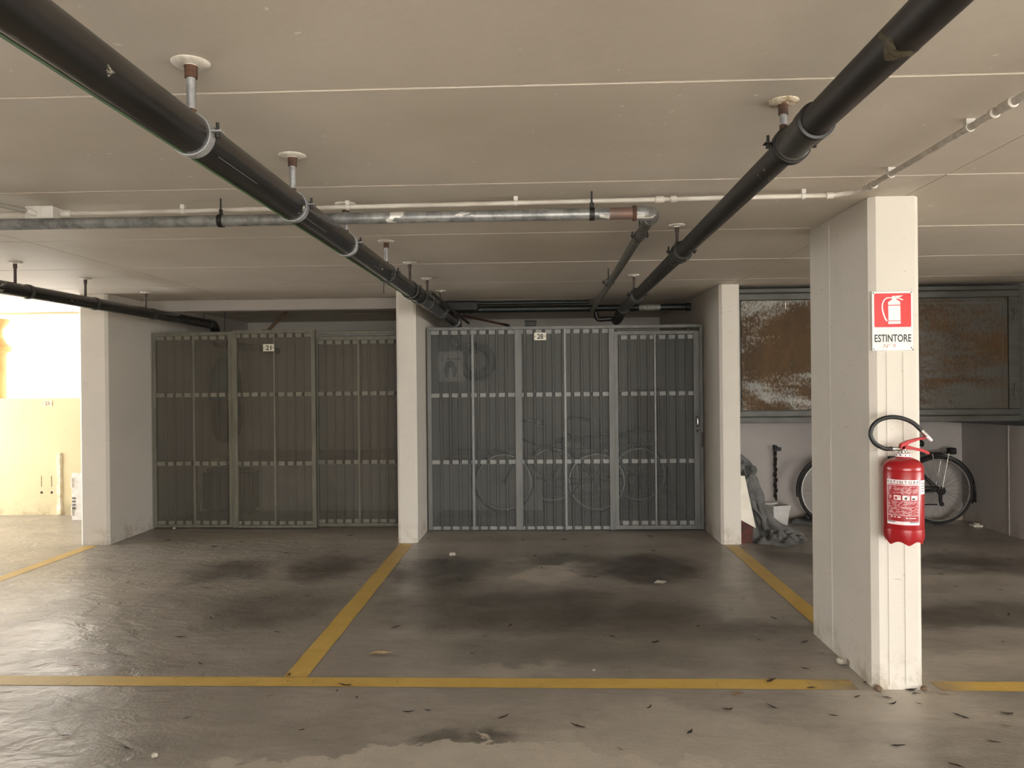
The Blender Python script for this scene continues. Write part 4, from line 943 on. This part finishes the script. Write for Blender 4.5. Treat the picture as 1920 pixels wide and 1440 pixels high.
# ------------------------------------------------------------------ litter on the floor
def leaf_mesh(i):
    r = random.Random(50 + i); L = 1.0; w = r.uniform(.14, .3); n = 6; cur = r.uniform(-.5, .7); lift = r.uniform(.05, .22); rows = []
    for k in range(n + 1):
        t = k / n; ww_ = w * math.sin(PI * min(1, t * 1.02 + .02)) ** .8 * .5 + .006; bend = cur * (t - .5) ** 2
        z = .02 + lift * (t - .35) ** 2 * 2; rows.append([(t - .5, bend - ww_, z + .10 * ww_ * 4 * r.uniform(.3, 1.2)), (t - .5, bend, z), (t - .5, bend + ww_, z + .10 * ww_ * 4 * r.uniform(.3, 1.2))])
    g = G().strip(rows); me = bpy.data.meshes.new('leaf_blade'); me.from_pydata(g.v, [], g.f); me.shade_smooth(); me.materials.append(m_leaf[(0, 1, 0, 1, 0, 1, 1, 2)[i % 8]]); return me
LM = [leaf_mesh(i) for i in range(16)]
def scrap(x, y, size, ang, mi):
    if y < 3.5:
        col_ = min(5, max(0, int((x + 1.8) / .62))); part = ('far left', 'left', 'left of centre', 'right of centre', 'right', 'far right')[col_]
        place = 'on the driveway, ' + part + ', ' + ('next to the yellow line' if y > 3.22 else 'near the lower edge')
        grp = 'driveway leaf scraps, ' + part
    else:
        bay, mid = ('bay 21', -2.3) if x < -1.2 else (('bay 28', .2) if x < 1.6 else ('the right bay', 2.6))
        part = ('rear' if y > 6.3 else 'middle' if y > 5.3 else 'forward' if y > 4.4 else 'front') + (' left' if x < mid - .6 else ' right' if x > mid + .6 else ' central')
        place = 'on the floor of ' + bay + ', ' + part; grp = 'leaf scraps in ' + bay + ', ' + part
    tone = ('brown', 'blackish', 'brown', 'blackish', 'brown', 'blackish', 'blackish', 'tan')[mi % 8]
    big = 'curled' if size > .045 else 'tiny'
    leaf_at(x, y, size, ang, LM[mi], big + ' ' + tone + ' dry leaf scrap ' + place, grp)
def leaf_at(x, y, size, ang, mesh, label, group=None):
    o = bpy.data.objects.new('dry_leaf', mesh); COL.objects.link(o); o.location = (x, y, .001); o.rotation_euler = (0, 0, ang); o.scale = (size,) * 3
    return tag(o, label, 'leaf', group)
spots = [(-2.4, 6.9), (-1.9, 7.0), (-1.75, 7.1), (-2.1, 6.3), (-2.9, 6.6), (-3.2, 6.4), (-1.7, 6.4), (-2.6, 5.9), (-3.4, 6.9), (-2.0, 5.5), (-1.6, 5.8), (-2.3, 5.2), (-1.5, 6.0), (-1.3, 5.3), (-3.0, 5.4), (-2.7, 4.9), (-1.0, 6.95), (-.5, 7.0), (.55, 7.05), (1.0, 6.98), (.2, 6.85), (.35, 6.5), (.9, 6.4), (1.2, 6.1), (1.05, 5.6), (-.7, 6.2), (-.3, 5.9),
         (1.3, 5.0), (1.35, 4.6), (1.2, 4.2), (1.42, 4.15), (1.40, 3.95), (1.3, 3.75), (1.45, 3.60), (1.05, 3.62), (1.20, 3.5), (1.55, 3.47), (1.64, 3.47), (1.70, 3.49), (1.75, 3.52), (1.40, 3.42), (1.5, 3.38), (1.60, 3.36), (.95, 3.35), (.8, 3.28), (1.2, 3.25), (1.75, 3.2), (1.82, 3.12), (1.68, 3.05), (1.3, 3.02), (1.9, 3.3), (2.1, 3.05), (1.5, 2.85), (1.9, 2.9), (.6, 3.1), (.3, 2.95), (.1, 3.15), (.45, 3.35), (-.2, 3.2),
         (-.6, 3.3), (-1.0, 3.1), (-1.5, 3.2), (-1.9, 3.0), (-1.2, 3.45), (-.9, 3.5), (-1.7, 3.85), (-2.0, 4.2), (-1.5, 4.3), (-.3, 4.2), (.2, 4.6), (.6, 4.1), (-2.3, 3.75), (-.8, 4.4), (2.0, 4.4), (2.2, 5.0), (2.5, 5.3), (2.8, 5.6), (2.3, 5.8), (3.0, 5.2), (3.3, 6.4), (2.9, 6.5), (3.6, 6.1), (2.6, 6.2), (3.1, 4.9), (2.0, 5.4), (2.4, 4.2), (3.5, 6.9), (3.7, 5.7), (2.1, 6.5), (2.7, 4.6)]
for k, (x, y) in enumerate(spots):
    scrap(x + R.uniform(-.05, .05), y + R.uniform(-.05, .05), R.uniform(.03, .07) * (1.0 if y < 5 else 1.15), R.uniform(-.9, .9) + (PI if R.random() < .5 else 0), k % 16)
for k in range(80):
    x, y = R.uniform(-3.6, 3.6), R.uniform(2.9, 7.0)
    if abs(x) > .62 * y or (1.35 < x < 1.85 and 3.45 < y < 4.4) or y > 6.5 and (1.5 < x < 2.4 or -1.3 < x < -1.05): continue
    scrap(x, y, R.uniform(.02, .055), R.uniform(0, 6.3), (k * 5) % 16)
ml = bpy.data.meshes.new('leaf_blade')
g = G(); rows = []
for k in range(13):
    t = k / 12; w = .020 * math.sin(PI * t) ** .8 + .0005; z = .003 + .010 * (t - .4) ** 2 * 4; b = .012 * math.sin(t * 5)
    rows.append([(.125 * (t - .5), b - w, z + .006 * math.sin(PI * t)), (.125 * (t - .5), b, z), (.125 * (t - .5), b + w * .9, z + .008 * math.sin(PI * t))])
g.strip(rows); o = obj('dry_leaf', g, plain('pale_tan_leaf', (188, 164, 130), (160, 134, 100), .8, 0, 30), smooth=60); o.location = (-.846, 3.947, 0); o.rotation_euler = (0, 0, .15); tag(o, 'large pale tan leaf lying alone in bay 28 near the yellow line', 'leaf')
def stone(loc, r, seed, label, mat=None, cat='stone', flat=.7):
    rr = random.Random(seed); bm = bmesh.new(); bmesh.ops.create_icosphere(bm, subdivisions=2, radius=r)
    for v in bm.verts: v.co *= rr.uniform(.75, 1.15); v.co.z *= flat
    zmin = min(v.co.z for v in bm.verts)
    for v in bm.verts: v.co.z -= zmin
    me = bpy.data.meshes.new('stone'); bm.to_mesh(me); bm.free(); me.materials.append(mat or m_stone)
    o = bpy.data.objects.new('stone', me); COL.objects.link(o); o.location = loc; tag(o, label, cat)
stone((-1.473, 2.848, 0), .013, 1, 'small pale stone in the left foreground')
stone((1.455, 3.835, 0), .024, 2, 'white rubble lump at the foot of the near pillar')
stone((-3.607, 7.40, 0), .016, 3, 'white pebble at the foot of gate 21')
stone((-.735, 6.208, 0), .026, 4, 'grey crumb of rubble near the middle pillar in bay 28')
stone((1.70, 3.515, 0), .016, 6, 'brown crumb at the right corner of the near pillar base', m_wood)
stone((1.50, 3.515, 0), .018, 7, 'brown crumb at the left corner of the near pillar base', m_wood)
stone((.24, 3.74, 0), .007, 8, 'tiny white pebble just behind the yellow line')
o = obj('paper_scrap', G().add([(.765, 5.37, .002), (.83, 5.35, .004), (.865, 5.41, .003), (.80, 5.43, .006)], [(0, 1, 2, 3)]), m_board); tag(o, 'small cream paper scrap on the dark stain of bay 28', 'paper')
o = obj('crushed_cup', G().box(4.04, 4.13, 7.37, 7.46, .001, .022).box(4.07, 4.11, 7.39, 7.44, .022, .034), m_board, None, .008); tag(o, 'crushed white wrapper on the floor by the right wall', 'litter')
o = obj('pale_leaf', leafg := G().strip([[(.83, 3.455, .003), (.845, 3.445, .005)], [(.86, 3.475, .010), (.875, 3.455, .009)], [(.89, 3.478, .003), (.892, 3.470, .003)]]), m_leaf[2]); tag(o, 'pale half leaf just in front of the yellow line', 'leaf')
bpy.context.view_layer.update()
